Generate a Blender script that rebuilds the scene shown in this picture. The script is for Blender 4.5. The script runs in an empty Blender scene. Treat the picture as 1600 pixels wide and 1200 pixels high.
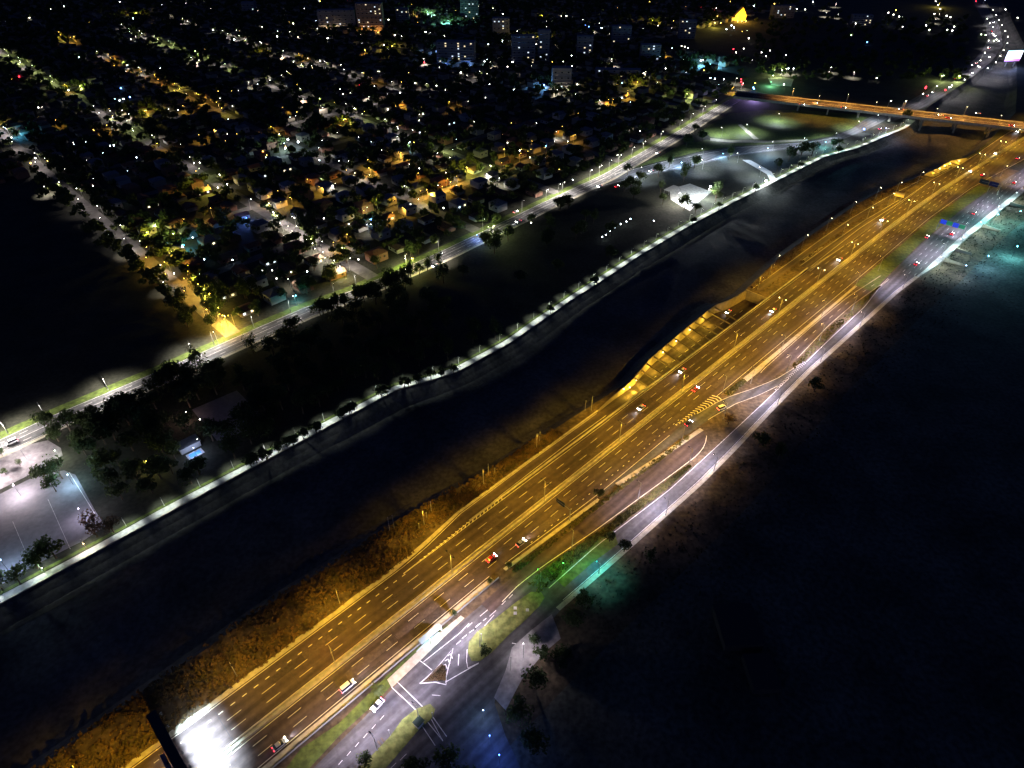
import bpy, math, random
import numpy as np
from mathutils import Vector, Matrix

random.seed(7)
rng = np.random.default_rng(7)
SC = bpy.context.scene
COL = SC.collection

# ------------------------------------------------------------------ camera, sky, exposure
CAM_H = 205.0
FPX = 1000.0
TILT = math.atan2(800.0, FPX)            # angle of the view below the horizon
cam_d = bpy.data.cameras.new('camera')
cam_d.sensor_width = 36.0
cam_d.lens = 36.0 * FPX / 1600.0
cam_d.clip_start = 1.0
cam_d.clip_end = 12000.0
cam = bpy.data.objects.new('camera', cam_d)
COL.objects.link(cam)
cam.location = (0, 0, CAM_H)
cam.rotation_euler = (math.pi / 2 - TILT, 0, 0)
SC.camera = cam

world = bpy.data.worlds.new('World')
SC.world = world
world.use_nodes = True
wn = world.node_tree
wn.nodes.clear()
sky = wn.nodes.new('ShaderNodeTexSky')
sky.sky_type = 'NISHITA'
sky.sun_disc = False
sky.sun_elevation = math.radians(14)
sky.sun_rotation = math.radians(200)
bg = wn.nodes.new('ShaderNodeBackground')
bg.inputs['Strength'].default_value = 0.021
wo = wn.nodes.new('ShaderNodeOutputWorld')
sky.ozone_density = 6.0
tint = wn.nodes.new('ShaderNodeMix')
tint.data_type = 'RGBA'
tint.blend_type = 'MULTIPLY'
tint.inputs['Factor'].default_value = 1.0
tint.inputs[7].default_value = (0.42, 0.48, 1.0, 1)      # night sky is a deep blue
wn.links.new(sky.outputs[0], tint.inputs[6])
wn.links.new(tint.outputs[2], bg.inputs[0])
wn.links.new(bg.outputs[0], wo.inputs[0])
moon_d = bpy.data.lights.new('moonlight', 'SUN')
moon_d.energy = 0.006
moon_d.angle = math.radians(0.5)
moon_d.color = (0.7, 0.8, 1.0)
moon = bpy.data.objects.new('moonlight', moon_d)
COL.objects.link(moon)
moon.rotation_euler = (math.radians(50), 0, math.radians(-20))
SC.view_settings.view_transform = 'Standard'
SC.view_settings.look = 'None'
SC.view_settings.exposure = 0.0
SC.view_settings.gamma = 1.0
SC.view_settings.use_curve_mapping = False
cy = SC.cycles
cy.max_bounces = 4
cy.diffuse_bounces = 2
cy.glossy_bounces = 2
cy.transmission_bounces = 3
cy.transparent_max_bounces = 4
cy.sample_clamp_indirect = 2.0
cy.sample_clamp_direct = 0.0
cy.use_light_tree = True
cy.caustics_reflective = False
cy.caustics_refractive = False

# ------------------------------------------------------------------ places: pixel of the photo -> ground, and the road's own frame (u along, v across)
ST, CT = math.sin(TILT), math.cos(TILT)


def P(px, py, z=0.0):
    x = (px - 800.0) / FPX
    y = (600.0 - py) / FPX
    dy = CT + y * ST
    dz = -ST + y * CT
    t = (CAM_H - z) / -dz
    return Vector((x * t, dy * t, z))


def proj(p):
    x, y, z = p[0], p[1], p[2] - CAM_H
    d = y * CT - z * ST
    if d < 1:
        return (-9999, -9999)
    return (800 + FPX * x / d, 600 - FPX * (y * ST + z * CT) / d)


O0 = P(400, 1139)
Q0 = P(1460, 300)
EU = (Q0 - O0).normalized()
EV = Vector((-EU.y, EU.x, 0))
ROT = math.atan2(EU.y, EU.x)


def W(u, v, z=0.0):
    q = O0 + EU * u + EV * v
    return Vector((q.x, q.y, z))


def UVP(px, py, z=0.0):
    q = P(px, py, z) - O0
    return (q.x * EU.x + q.y * EU.y, q.x * EV.x + q.y * EV.y)


def to_uv(p):
    qx, qy = p[0] - O0.x, p[1] - O0.y
    return (qx * EU.x + qy * EU.y, qx * EV.x + qy * EV.y)


def curve(*pts):
    us = [a for a, b in pts]
    vs = [b for a, b in pts]
    return lambda u: float(np.interp(u, us, vs))


def in_view(p, m=30):
    a, b = proj(p)
    return -m < a < 1600 + m and -m < b < 1200 + m


MED = curve((-400, 0), (500, 0), (562, -1.1), (619, -3.1), (696, -7.7), (796, -14), (1000, -30), (2500, -150))
HW_NW = curve((-400, 15.8), (65, 15.8), (80, 17), (100, 20), (190, 20.3), (190.01, 13.4), (344, 13.4), (400, 14.5), (484, 15.7), (563, 12.6), (624, 11.5), (690, 6.0), (729, 4), (804, 2), (1000, -12), (2500, -130))
HW_SE = curve((-400, -11), (90, -11), (125, -13), (150, -14.2), (265, -15), (463, -15.6), (538, -15.3), (629, -19.2), (658, -22.2), (735, -31.1), (800, -36), (1000, -50), (2500, -180))
BANK = curve((-400, 34), (-50, 34.7), (20, 36.5), (60, 34.4), (104, 31.7), (126, 27.8), (167, 26.6), (208, 24.6), (221, 24.2), (231, 26.5), (240, 28.4), (250, 29.5), (271, 30.9), (308, 33.2), (320, 33.0), (330, 30), (345, 28.8), (398, 34.3), (443, 35.2), (530, 34.7), (574, 31.7), (608, 24), (636, 20), (654, 17.6), (673, 16.6), (689, 14.4), (698, 10.2), (707, 6.4), (763, 6.2), (813, 9), (900, 15), (1000, 38), (1172, 80), (1300, 100), (1750, 245), (2600, 500), (5000, 1400))
RIV_NW = curve((-400, 104), (-45, 104), (47, 103.3), (86, 102.7), (130, 102.3), (150, 95), (163, 91.7), (201, 91.3), (230, 94.3), (263, 97.7), (290, 99.1), (336, 102.8), (402, 105.2), (465, 104.5), (514, 102.8), (616, 99.5), (640, 93), (660, 88), (760, 78), (868, 90), (1009, 95), (1150, 106), (1280, 124), (1450, 170), (1750, 275), (2600, 540), (5000, 1450))
TR_OUT = curve((190, 20.3), (204, 22.0), (221, 23.0), (231, 25.3), (240, 27.2), (250, 28.3), (271, 29.7), (308, 32), (317, 32), (324, 29.8), (330, 28.8), (345, 27.6), (400, 27))
TR_IN = curve((190, 14.3), (345, 14.3))
TR_Z = curve((186, -0.02), (232, -5.5), (345, -6.0))
T2_OUT = curve((632, 19), (654, 16.4), (673, 15.4), (688, 13.2), (697, 9), (702, 6.2))
T2_IN = curve((632, 12.4), (646, 10.6), (660, 8.9), (673, 7.0), (686, 5.4), (702, 5.2))
RR_NW = curve((-400, -28), (60, -29), (127, -29.6), (171, -33), (199, -33.2), (256, -33.0), (334, -31.7), (378, -31.6), (418, -28), (493, -25.8), (572, -27.2), (671, -32.6), (735, -40), (1000, -70))
RR_SE = curve((-400, -36), (75, -36.2), (90, -36.5), (128, -38), (185, -39.6), (214, -39.0), (250, -37.6), (295, -36.6), (322, -37.1), (411, -38.3), (449, -40.8), (523, -41.6), (666, -48), (1000, -86))
AVE = curve((-300, 193), (-60, 195.5), (0, 199.5), (50, 199), (104, 200.5), (137, 201), (170, 198), (245, 199.5), (352, 207), (436, 211.5), (562, 230), (696, 253), (760, 262))

# ------------------------------------------------------------------ materials
MATS = {}


def mat(name, col, rough=0.85, var=0.0, scale=0.4, col2=None, streak=False, bump=0.0, transl=0.0, metal=0.0, detail=5.0, fine=0.0):
    if name in MATS:
        return MATS[name]
    m = bpy.data.materials.new(name)
    m.use_nodes = True
    nt = m.node_tree
    b = nt.nodes['Principled BSDF']
    b.inputs['Roughness'].default_value = rough
    b.inputs['Metallic'].default_value = metal
    b.inputs['Specular IOR Level'].default_value = 0.25
    if var > 0 or col2:
        geo = nt.nodes.new('ShaderNodeNewGeometry')
        mp = nt.nodes.new('ShaderNodeMapping')
        if streak:
            mp.vector_type = 'TEXTURE'
            mp.inputs['Rotation'].default_value = (0, 0, ROT)
            mp.inputs['Scale'].default_value = (16, 1, 1)
        nt.links.new(geo.outputs['Position'], mp.inputs['Vector'])
        n1 = nt.nodes.new('ShaderNodeTexNoise')
        n1.inputs['Scale'].default_value = scale
        n1.inputs['Detail'].default_value = detail
        n1.inputs['Roughness'].default_value = 0.65
        nt.links.new(mp.outputs[0], n1.inputs['Vector'])
        rp = nt.nodes.new('ShaderNodeValToRGB')
        c2 = col2 or [max(0, c * (1 - var)) for c in col]
        c1 = col if col2 else [c * (1 + var) for c in col]
        rp.color_ramp.elements[0].position = 0.36
        rp.color_ramp.elements[1].position = 0.66
        rp.color_ramp.elements[0].color = (*c2, 1)
        rp.color_ramp.elements[1].color = (*c1, 1)
        nt.links.new(n1.outputs['Fac'], rp.inputs['Fac'])
        out = rp.outputs['Color']
        if fine > 0:
            n2 = nt.nodes.new('ShaderNodeTexNoise')
            n2.inputs['Scale'].default_value = 0.55
            n2.inputs['Detail'].default_value = 8
            nt.links.new(geo.outputs['Position'], n2.inputs['Vector'])
            mr = nt.nodes.new('ShaderNodeMapRange')
            mr.inputs['From Min'].default_value = 0.35
            mr.inputs['From Max'].default_value = 0.65
            mr.inputs['To Min'].default_value = 1 - fine
            mr.inputs['To Max'].default_value = 1 + fine
            nt.links.new(n2.outputs['Fac'], mr.inputs['Value'])
            mx = nt.nodes.new('ShaderNodeMix')
            mx.data_type = 'RGBA'
            mx.blend_type = 'MULTIPLY'
            mx.inputs['Factor'].default_value = 1
            nt.links.new(out, mx.inputs[6])
            nt.links.new(mr.outputs[0], mx.inputs[7])
            out = mx.outputs[2]
        if streak:                                   # darker oil track along each lane
            mp2 = nt.nodes.new('ShaderNodeMapping'); mp2.vector_type = 'TEXTURE'
            mp2.inputs['Location'].default_value = (O0.x + EV.x * 1.4, O0.y + EV.y * 1.4, 0)
            mp2.inputs['Rotation'].default_value = (0, 0, ROT)
            nt.links.new(geo.outputs['Position'], mp2.inputs['Vector'])
            sx = nt.nodes.new('ShaderNodeSeparateXYZ'); nt.links.new(mp2.outputs[0], sx.inputs[0])
            mu = nt.nodes.new('ShaderNodeMath'); mu.operation = 'MULTIPLY'; mu.inputs[1].default_value = 2 * math.pi / 3.58
            nt.links.new(sx.outputs['Y'], mu.inputs[0])
            sn = nt.nodes.new('ShaderNodeMath'); sn.operation = 'COSINE'; nt.links.new(mu.outputs[0], sn.inputs[0])
            mr2 = nt.nodes.new('ShaderNodeMapRange')
            mr2.inputs['From Min'].default_value = -1; mr2.inputs['From Max'].default_value = 1
            mr2.inputs['To Min'].default_value = 0.80; mr2.inputs['To Max'].default_value = 1.16
            nt.links.new(sn.outputs[0], mr2.inputs['Value'])
            mx2 = nt.nodes.new('ShaderNodeMix'); mx2.data_type = 'RGBA'; mx2.blend_type = 'MULTIPLY'; mx2.inputs['Factor'].default_value = 1
            nt.links.new(out, mx2.inputs[6]); nt.links.new(mr2.outputs[0], mx2.inputs[7])
            out = mx2.outputs[2]
        nt.links.new(out, b.inputs['Base Color'])
        if bump > 0:
            bp = nt.nodes.new('ShaderNodeBump')
            bp.inputs['Strength'].default_value = bump
            bp.inputs['Distance'].default_value = 0.5
            nt.links.new(n1.outputs['Fac'], bp.inputs['Height'])
            nt.links.new(bp.outputs[0], b.inputs['Normal'])
    else:
        b.inputs['Base Color'].default_value = (*col, 1)
    if transl > 0:
        tr = nt.nodes.new('ShaderNodeBsdfTranslucent')
        tr.inputs['Color'].default_value = (*[c * 1.5 for c in col], 1)
        ms = nt.nodes.new('ShaderNodeMixShader')
        ms.inputs[0].default_value = transl
        nt.links.new(b.outputs[0], ms.inputs[1])
        nt.links.new(tr.outputs[0], ms.inputs[2])
        nt.links.new(ms.outputs[0], nt.nodes['Material Output'].inputs['Surface'])
    MATS[name] = m
    return m


def glow(name, col, s, sample='NONE'):
    if name in MATS:
        return MATS[name]
    m = bpy.data.materials.new(name)
    m.use_nodes = True
    b = m.node_tree.nodes['Principled BSDF']
    b.inputs['Base Color'].default_value = (*[min(c, .8) for c in col], 1)
    b.inputs['Emission Color'].default_value = (*col, 1)
    b.inputs['Emission Strength'].default_value = s
    m.cycles.emission_sampling = sample
    MATS[name] = m
    return m


ASPH = mat('worn_asphalt', (0.078, 0.056, 0.050), 0.8, col2=(0.046, 0.033, 0.029), scale=0.35, streak=True, fine=0.16)
ASPH_G = mat('grey_asphalt', (0.088, 0.086, 0.088), 0.8, col2=(0.052, 0.050, 0.052), scale=0.3, streak=True, fine=0.18)
ASPH_C = mat('street_asphalt', (0.10, 0.095, 0.09), 0.85, var=0.3, scale=0.2)
DIRT = mat('dry_earth', (0.115, 0.082, 0.05), 0.95, col2=(0.045, 0.034, 0.020), scale=0.10, bump=0.3, detail=9, fine=0.35)
SOIL = mat('dark_soil', (0.040, 0.040, 0.028), 0.95, col2=(0.018, 0.020, 0.013), scale=0.05, bump=0.3, detail=9, fine=0.3)
GRAVEL = mat('river_gravel', (0.100, 0.095, 0.085), 0.95, col2=(0.034, 0.035, 0.034), scale=0.03, streak=False, bump=0.3, detail=9, fine=0.3)
GRASS = mat('lawn_grass', (0.085, 0.115, 0.022), 0.9, col2=(0.045, 0.065, 0.014), scale=0.25, detail=9, fine=0.3)
CONC = mat('pale_concrete', (0.36, 0.33, 0.25), 0.85, var=0.18, scale=0.5, fine=0.12)
PATHM = mat('light_path_paving', (0.46, 0.46, 0.45), 0.85, col2=(0.30, 0.30, 0.29), scale=0.5, fine=0.15)
WALLC = mat('retaining_concrete', (0.24, 0.20, 0.15), 0.85, var=0.2, scale=0.5)
PAINT = mat('worn_road_paint', (0.75, 0.70, 0.50), 0.6, col2=(0.50, 0.46, 0.33), scale=0.8, fine=0.15)
PAINTW = mat('white_road_paint', (0.70, 0.68, 0.64), 0.6, col2=(0.40, 0.39, 0.37), scale=0.8, fine=0.15)
COURT = mat('court_surface', (0.17, 0.16, 0.17), 0.8, col2=(0.12, 0.115, 0.125), scale=0.08, fine=0.1)
STEEL = mat('galvanised_steel', (0.30, 0.30, 0.28), 0.5, metal=0.4)
DARKM = mat('dark_painted_metal', (0.03, 0.03, 0.035), 0.5)
LEAF = mat('dark_foliage', (0.045, 0.065, 0.02), 0.8, col2=(0.025, 0.04, 0.012), scale=0.6, transl=0.25)
LEAF2 = mat('mid_foliage', (0.07, 0.09, 0.025), 0.8, col2=(0.035, 0.05, 0.015), scale=0.6, transl=0.25)
LEAF3 = mat('dry_foliage', (0.11, 0.07, 0.04), 0.8, col2=(0.05, 0.035, 0.02), scale=0.6, transl=0.2)
SCRUBM = mat('dry_scrub', (0.20, 0.12, 0.05), 0.9, col2=(0.06, 0.05, 0.022), scale=0.22)
BARK = mat('rough_bark', (0.09, 0.065, 0.045), 0.9, var=0.3, scale=3)
GLASS = mat('dark_window_glass', (0.02, 0.022, 0.025), 0.15)
TYRE = mat('black_rubber', (0.012, 0.012, 0.012), 0.8)


# ------------------------------------------------------------------ mesh helpers
def link(o, parent=None):
    COL.objects.link(o)
    if parent:
        o.parent = parent
    return o


def mesh(name, vs, fs, m=None, smooth=False):
    me = bpy.data.meshes.new(name)
    me.from_pydata([tuple(v) for v in vs], [], fs)
    if m:
        for q in (m if isinstance(m, (list, tuple)) else [m]):
            me.materials.append(q)
    if smooth:
        me.polygons.foreach_set('use_smooth', [True] * len(me.polygons))
    me.update()
    return me


def ob(name, vs, fs, m=None, parent=None, smooth=False, **kw):
    o = link(bpy.data.objects.new(name, mesh(name, vs, fs, m, smooth)), parent)
    for k, v in kw.items():
        o[k] = v
    return o


def obm(name, me, parent=None, loc=None, rot=None, **kw):
    o = link(bpy.data.objects.new(name, me), parent)
    if loc is not None:
        o.location = loc
    if rot is not None:
        o.rotation_euler = rot
    for k, v in kw.items():
        o[k] = v
    return o


def thing(name, label, cat, loc=(0, 0, 0), rz=0.0, group=None):
    o = bpy.data.objects.new(name, None)
    COL.objects.link(o)
    o.location = loc
    o.rotation_euler = (0, 0, rz)
    o['label'] = label
    o['category'] = cat
    if group:
        o['group'] = group
    return o


def tag(o, label, cat, group=None):
    o['label'] = label
    o['category'] = cat
    if group:
        o['group'] = group
    return o


class MB:
    def __init__(s):
        s.v, s.f = [], []

    def add(s, vs, fs, M=None):
        n = len(s.v)
        s.v += [tuple(M @ Vector(v)) if M is not None else tuple(v) for v in vs]
        s.f += [tuple(i + n for i in f) for f in fs]

    def box(s, c, d, M=None, taper=1.0):
        x, y, z = d[0] / 2, d[1] / 2, d[2] / 2
        vs = []
        for k, t in ((-z, 1.0), (z, taper)):
            vs += [(c[0] - x * t, c[1] - y * t, c[2] + k), (c[0] + x * t, c[1] - y * t, c[2] + k),
                   (c[0] + x * t, c[1] + y * t, c[2] + k), (c[0] - x * t, c[1] + y * t, c[2] + k)]
        s.add(vs, [(0, 3, 2, 1), (4, 5, 6, 7), (0, 1, 5, 4), (1, 2, 6, 5), (2, 3, 7, 6), (3, 0, 4, 7)], M)

    def tube(s, a, b, r0, r1=None, n=8):
        a, b = Vector(a), Vector(b)
        r1 = r0 if r1 is None else r1
        d = (b - a).normalized()
        x = d.orthogonal().normalized()
        y = d.cross(x)
        vs = []
        for c, r in ((a, r0), (b, r1)):
            for i in range(n):
                t = 2 * math.pi * i / n
                vs.append(c + x * (r * math.cos(t)) + y * (r * math.sin(t)))
        fs = [(i, (i + 1) % n, n + (i + 1) % n, n + i) for i in range(n)]
        fs += [tuple(range(n - 1, -1, -1)), tuple(range(n, 2 * n))]
        s.add(vs, fs)

    def ball(s, c, r, n=8, m=5, sz=1.0):
        vs, fs = [], []
        for j in range(m + 1):
            ph = math.pi * j / m
            for i in range(n):
                t = 2 * math.pi * i / n
                vs.append((c[0] + r * math.sin(ph) * math.cos(t), c[1] + r * math.sin(ph) * math.sin(t), c[2] + r * sz * math.cos(ph)))
        for j in range(m):
            for i in range(n):
                fs.append((j * n + i, (j + 1) * n + i, (j + 1) * n + (i + 1) % n, j * n + (i + 1) % n))
        s.add(vs, fs)

    def quad(s, a, b, c, d):
        s.add([a, b, c, d], [(0, 1, 2, 3)])

    def poly(s, pts):
        s.add(pts, [tuple(range(len(pts)))])

    def line(s, pts, w, z):
        """painted line of width w along world points"""
        pts = [Vector((p[0], p[1], z)) for p in pts]
        L, R = [], []
        for i, p in enumerate(pts):
            d = (pts[min(i + 1, len(pts) - 1)] - pts[max(i - 1, 0)]).normalized()
            n = Vector((-d.y, d.x, 0)) * (w / 2)
            L.append(p + n)
            R.append(p - n)
        vs = L + R
        k = len(pts)
        s.add(vs, [(k + i, k + i + 1, i + 1, i) for i in range(k - 1)])

    def mesh(s, name, m=None, smooth=False):
        return mesh(name, s.v, s.f, m, smooth)

    def ob(s, name, m=None, parent=None, smooth=False, **kw):
        return ob(name, s.v, s.f, m, parent, smooth, **kw)


def flat(name, pts, z, m, **kw):
    pts = [Vector((p[0], p[1], z)) for p in pts]
    a = sum(pts[i].x * pts[(i + 1) % len(pts)].y - pts[(i + 1) % len(pts)].x * pts[i].y for i in range(len(pts)))
    if a < 0:
        pts.reverse()
    kw.setdefault('kind', 'structure')
    return ob(name, pts, [tuple(range(len(pts)))], m, **kw)


def slab(name, pts, z0, z1, m, **kw):
    """raised island: top sheet with kerb sides"""
    pts = [Vector((p[0], p[1], 0)) for p in pts]
    a = sum(pts[i].x * pts[(i + 1) % len(pts)].y - pts[(i + 1) % len(pts)].x * pts[i].y for i in range(len(pts)))
    if a < 0:
        pts.reverse()
    n = len(pts)
    vs = [(p.x, p.y, z0) for p in pts] + [(p.x, p.y, z1) for p in pts]
    fs = [tuple(range(n, 2 * n))] + [(i, (i + 1) % n, n + (i + 1) % n, n + i) for i in range(n)]
    return ob(name, vs, fs, m, **kw)


def frange(a, b, s):
    n = max(1, int(math.ceil((b - a) / s)))
    return [a + (b - a) * i / n for i in range(n + 1)]


def band(name, us, va, vb, z, m, **kw):
    """sheet between two curves of the road frame; z may be a function of u"""
    zf = z if callable(z) else (lambda u: z)
    fa = va if callable(va) else (lambda u: va)
    fb = vb if callable(vb) else (lambda u: vb)
    vs = [W(u, fa(u), zf(u)) for u in us] + [W(u, fb(u), zf(u)) for u in us]
    n = len(us)
    fs = [(i, i + 1, n + i + 1, n + i) for i in range(n - 1)]
    kw.setdefault('kind', 'structure')
    return ob(name, vs, fs, m, **kw)


def wall_band(mb, us, vf, w, z0, z1):
    """a wall of width w following a curve"""
    z0f = z0 if callable(z0) else (lambda u: z0)
    z1f = z1 if callable(z1) else (lambda u: z1)
    n = len(us)
    vs = []
    for dv, zf in ((-w / 2, z0f), (-w / 2, z1f), (w / 2, z1f), (w / 2, z0f)):
        vs += [W(u, vf(u) + dv, zf(u)) for u in us]
    fs = []
    for k in range(3):
        fs += [(k * n + i, k * n + i + 1, (k + 1) * n + i + 1, (k + 1) * n + i) for i in range(n - 1)]
    fs += [(0, n, 2 * n, 3 * n), (n - 1, 4 * n - 1, 3 * n - 1, 2 * n - 1)]
    mb.add(vs, fs)


# ------------------------------------------------------------------ terrain: two terraces, the river channel between them
USG = frange(-400, 190, 8) + frange(190, 345, 4)[0:] + frange(345, 632, 8)[1:] + frange(632, 702, 4) + frange(702, 1800, 18)[1:] + [2100, 2600, 3400, 5000]
USG = sorted(set(round(u, 3) for u in USG))


def grid_sheet(name, us, fa, fb, nv, zf, m, **kw):
    vs, fs = [], []
    for u in us:
        a, b = fa(u), fb(u)
        for j in range(nv + 1):
            v = a + (b - a) * j / nv
            vs.append(W(u, v, zf(u, j / nv, v)))
    k = nv + 1
    for i in range(len(us) - 1):
        for j in range(nv):
            fs.append((i * k + j, (i + 1) * k + j, (i + 1) * k + j + 1, i * k + j + 1))
    kw.setdefault('kind', 'structure')
    return ob(name, vs, fs, m, **kw)


def piece(u0, u1):
    return [u for u in USG if u0 <= u <= u1]


flatz = lambda z: (lambda u, t, v: z)
BZ = -5.0
C_far = lambda u: -3500.0
# south-east terrace in pieces around the two cuttings
grid_sheet('ground', piece(-400, 190), C_far, BANK, 6, flatz(0), DIRT)
grid_sheet('ground', piece(190, 345), C_far, TR_IN, 6, flatz(0), DIRT)
grid_sheet('ground', piece(190, 345), TR_OUT, BANK, 1, flatz(0), DIRT)
grid_sheet('ground', piece(345, 632), C_far, BANK, 6, flatz(0), DIRT)
grid_sheet('ground', piece(632, 702), C_far, T2_IN, 6, flatz(0), DIRT)
grid_sheet('ground', piece(632, 702), T2_OUT, BANK, 1, flatz(0), DIRT)
grid_sheet('ground', piece(702, 5000), C_far, BANK, 6, flatz(0), SOIL)
grid_sheet('hillside', frange(-400, 640, 16), lambda u: -3000.0, lambda u: RR_SE(u) - 22, 6,
           lambda u, t, v: 0.05, mat('dry_hill_grass', (0.105, 0.10, 0.075), 0.95, col2=(0.035, 0.036, 0.028), scale=0.035, bump=0.3, detail=10, fine=0.4))
grid_sheet('ground', USG, RIV_NW, lambda u: RIV_NW(u) + 3500, 5, flatz(0), SOIL)


def river_z(u, t, v):
    a, b = BANK(u), RIV_NW(u)
    e = min(v - a, b - v)
    z = BZ * min(1, max(0, e / 7.0)) ** 0.8
    if e > 7:
        z += 0.7 * math.sin(u * 0.021 + v * 0.09) + 0.5 * math.sin(u * 0.05 - v * 0.16 + 1.3)
    return z


grid_sheet('river_bed', USG, BANK, RIV_NW, 20, river_z, GRAVEL)
# ------------------------------------------------------------------ the motorway
UH = frange(-260, 1500, 8)
band('motorway', [u for u in UH if u <= 190] + [190], lambda u: HW_SE(u), lambda u: HW_NW(min(u, 189.99)), 0.02, ASPH)
band('motorway', [190.0] + [u for u in UH if 190 < u <= 345] + [345.0], HW_SE, lambda u: 13.4, 0.02, ASPH)
band('motorway', [345.0] + [u for u in UH if u > 345], HW_SE, HW_NW, 0.02, ASPH)
# central strip
band('road_median', frange(-260, 1400, 8), lambda u: MED(u) - 0.95, lambda u: MED(u) + 0.95, 0.05, CONC)
mb = MB()
for s in (-0.75, 0.75):
    wall_band(mb, frange(-260, 1400, 8), lambda u, s=s: MED(u) + s, 0.22, 0.05, 0.75)
tag(mb.ob('guard_rail', CONC), 'pair of long low concrete barriers down the middle of the amber motorway', 'barrier')
mb = MB()
wall_band(mb, frange(100, 400, 6), curve((100, 13.9), (160, 13.9), (190, 13.9), (345, 13.9), (400, 14.2)), 0.5, 0.0, 0.8)
tag(mb.ob('concrete_barrier', CONC), 'pale concrete barrier between the motorway and the strutted sunken ramp', 'barrier')
mb = MB()
wall_band(mb, frange(-120, 88, 6), curve((-120, -12.3), (88, -12.3)), 1.6, 0.0, 0.32)
mb.ob('kerb_strip', CONC, kind='structure')
mb = MB()
wall_band(mb, frange(-120, 90, 6), curve((-120, -13.7), (0, -13.7), (60, -13.6), (90, -13.6)), 0.16, 0.0, 0.8)
tag(mb.ob('guard_rail', STEEL), 'long steel guard rail between the motorway kerb and the grass strip', 'guard rail')
mb = MB()
wall_band(mb, frange(94, 146, 6), curve((94, -12.6), (146, -15.6)), 1.4, 0.0, 0.3)
wall_band(mb, frange(158, 214, 6), curve((158, -15.9), (180, -18.6), (214, -22.3)), 2.0, 0.0, 0.3)
mb.ob('kerb_strip', CONC, kind='structure')

band('kerb_strip', frange(-200, 64, 8), lambda u: 15.85, lambda u: 17.7 + 0.25 * math.sin(u * 0.3), 0.035, CONC)
band('kerb_strip', frange(64, 190, 6), lambda u: curve((64, 15.8), (80, 17), (100, 20), (190, 20.35))(u), lambda u: curve((64, 17.7), (80, 18.8), (100, 21.2), (190, 21.2))(u), 0.035, CONC)
# carriageway paint
mk = MB()
for v, a, p, l, w, s0 in ((8.6, -60, 11.67, 4.7, 0.17, 6.5), (5.0, -60, 11.67, 4.7, 0.17, 6.2), (-4.0, -60, 11.67, 4.5, 0.17, 8.6), (-7.55, -60, 11.67, 4.6, 0.17, 8.4)):
    u = s0 - 11.67 * 8
    while u < 900:
        if not (u > 640 and v == -7.55) and not (u > 680 and v > 8):
            q = MED(u)
            mk.line([W(u, v + q), W(u + l, v + MED(u + l))], w, 0.045)
        u += p
u = -60
while u < 64:
    mk.line([W(u + 2.4, 12.2), W(u + 3.9, 12.2)], 0.3, 0.045)
    u += 3.95
u = 110
while u < 215:
    mk.line([W(u, -10.9), W(u + 0.9, -10.9)], 0.25, 0.045)
    u += 3.9
for k in range(70):
    u = 452 + k * 2.4
    mk.line([W(u, 10.6), W(u + 0.9, 10.6)], 0.28, 0.045)
u = 345
while u < 620:
    mk.line([W(u, -11.2), W(u + 4, -11.2)], 0.16, 0.045)
    u += 11.67
mk.ob('lane_marking', PAINT, kind='structure')
mk = MB()
for s in (-1.45, 1.45):
    mk.line([W(u, MED(u) + s) for u in frange(-260, 1200, 10)], 0.2, 0.045)
mk.line([W(u, 15.3) for u in frange(-260, 68, 10)] + [W(80, 16.3), W(100, 19.4), W(140, 19.9), W(188, 19.8)], 0.2, 0.045)
mk.line([W(u, 12.7) for u in frange(66, 188, 10)] + [W(u, 12.9) for u in frange(190, 345, 10)] + [W(u, curve((345, 12.9), (400, 12.6), (450, 11))(u)) for u in frange(350, 450, 10)], 0.2, 0.045)
mk.line([W(66, 12.9), W(90, 13.3), W(120, 15.0), W(166, 15.9), (W(190, 15.6))], 0.2, 0.045)
mk.line([W(u, -10.6) for u in frange(-260, 88, 10)], 0.2, 0.045)
mk.line([W(u, HW_SE(u) + 0.6) for u in frange(96, 200, 8)] , 0.2, 0.045)
mk.line([W(u, HW_SE(u) + 0.6) for u in frange(240, 900, 8)], 0.2, 0.045)
mk.line([W(u, HW_NW(u) - 0.7) for u in frange(404, 900, 8)], 0.2, 0.045)
mk.ob('edge_line', PAINT, kind='structure')
# repaired patches and sealed joints in the asphalt
PATCH = [mat('dark_patch', (0.048, 0.036, 0.032), 0.85, var=0.25, scale=1), mat('pale_patch', (0.078, 0.058, 0.051), 0.85, var=0.25, scale=1)]
zp = 0.0245
for pm in PATCH:
    mb = MB()
    for _ in range(34):
        u = random.uniform(-20, 480)
        v = random.choice((6.8, 3.2, -2.3, -5.8, -9.2, 10.4)) + random.uniform(-.4, .4)
        l_, w_ = random.uniform(3, 22), random.uniform(0.7, 1.6)
        zp += 0.00018
        mb.quad(W(u, v - w_, zp), W(u + l_, v - w_, zp), W(u + l_, v + w_, zp), W(u, v + w_, zp))
    mb.ob('asphalt_patch', pm, kind='structure')
mb = MB()
for k in range(26):
    u = -30 + k * 23.3
    mb.quad(W(u, MED(u) + 1.7, 0.0385), W(u + .12, MED(u) + 1.7, 0.0385), W(u + .12, HW_NW(u) - 2, 0.0385), W(u, HW_NW(u) - 2, 0.0385))
    mb.quad(W(u + 9, HW_SE(u) + 1, 0.0385), W(u + 9.12, HW_SE(u) + 1, 0.0385), W(u + 9.12, MED(u) - 1.7, 0.0385), W(u + 9, MED(u) - 1.7, 0.0385))
mb.ob('sealed_joint', DARKM, kind='structure')
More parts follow.
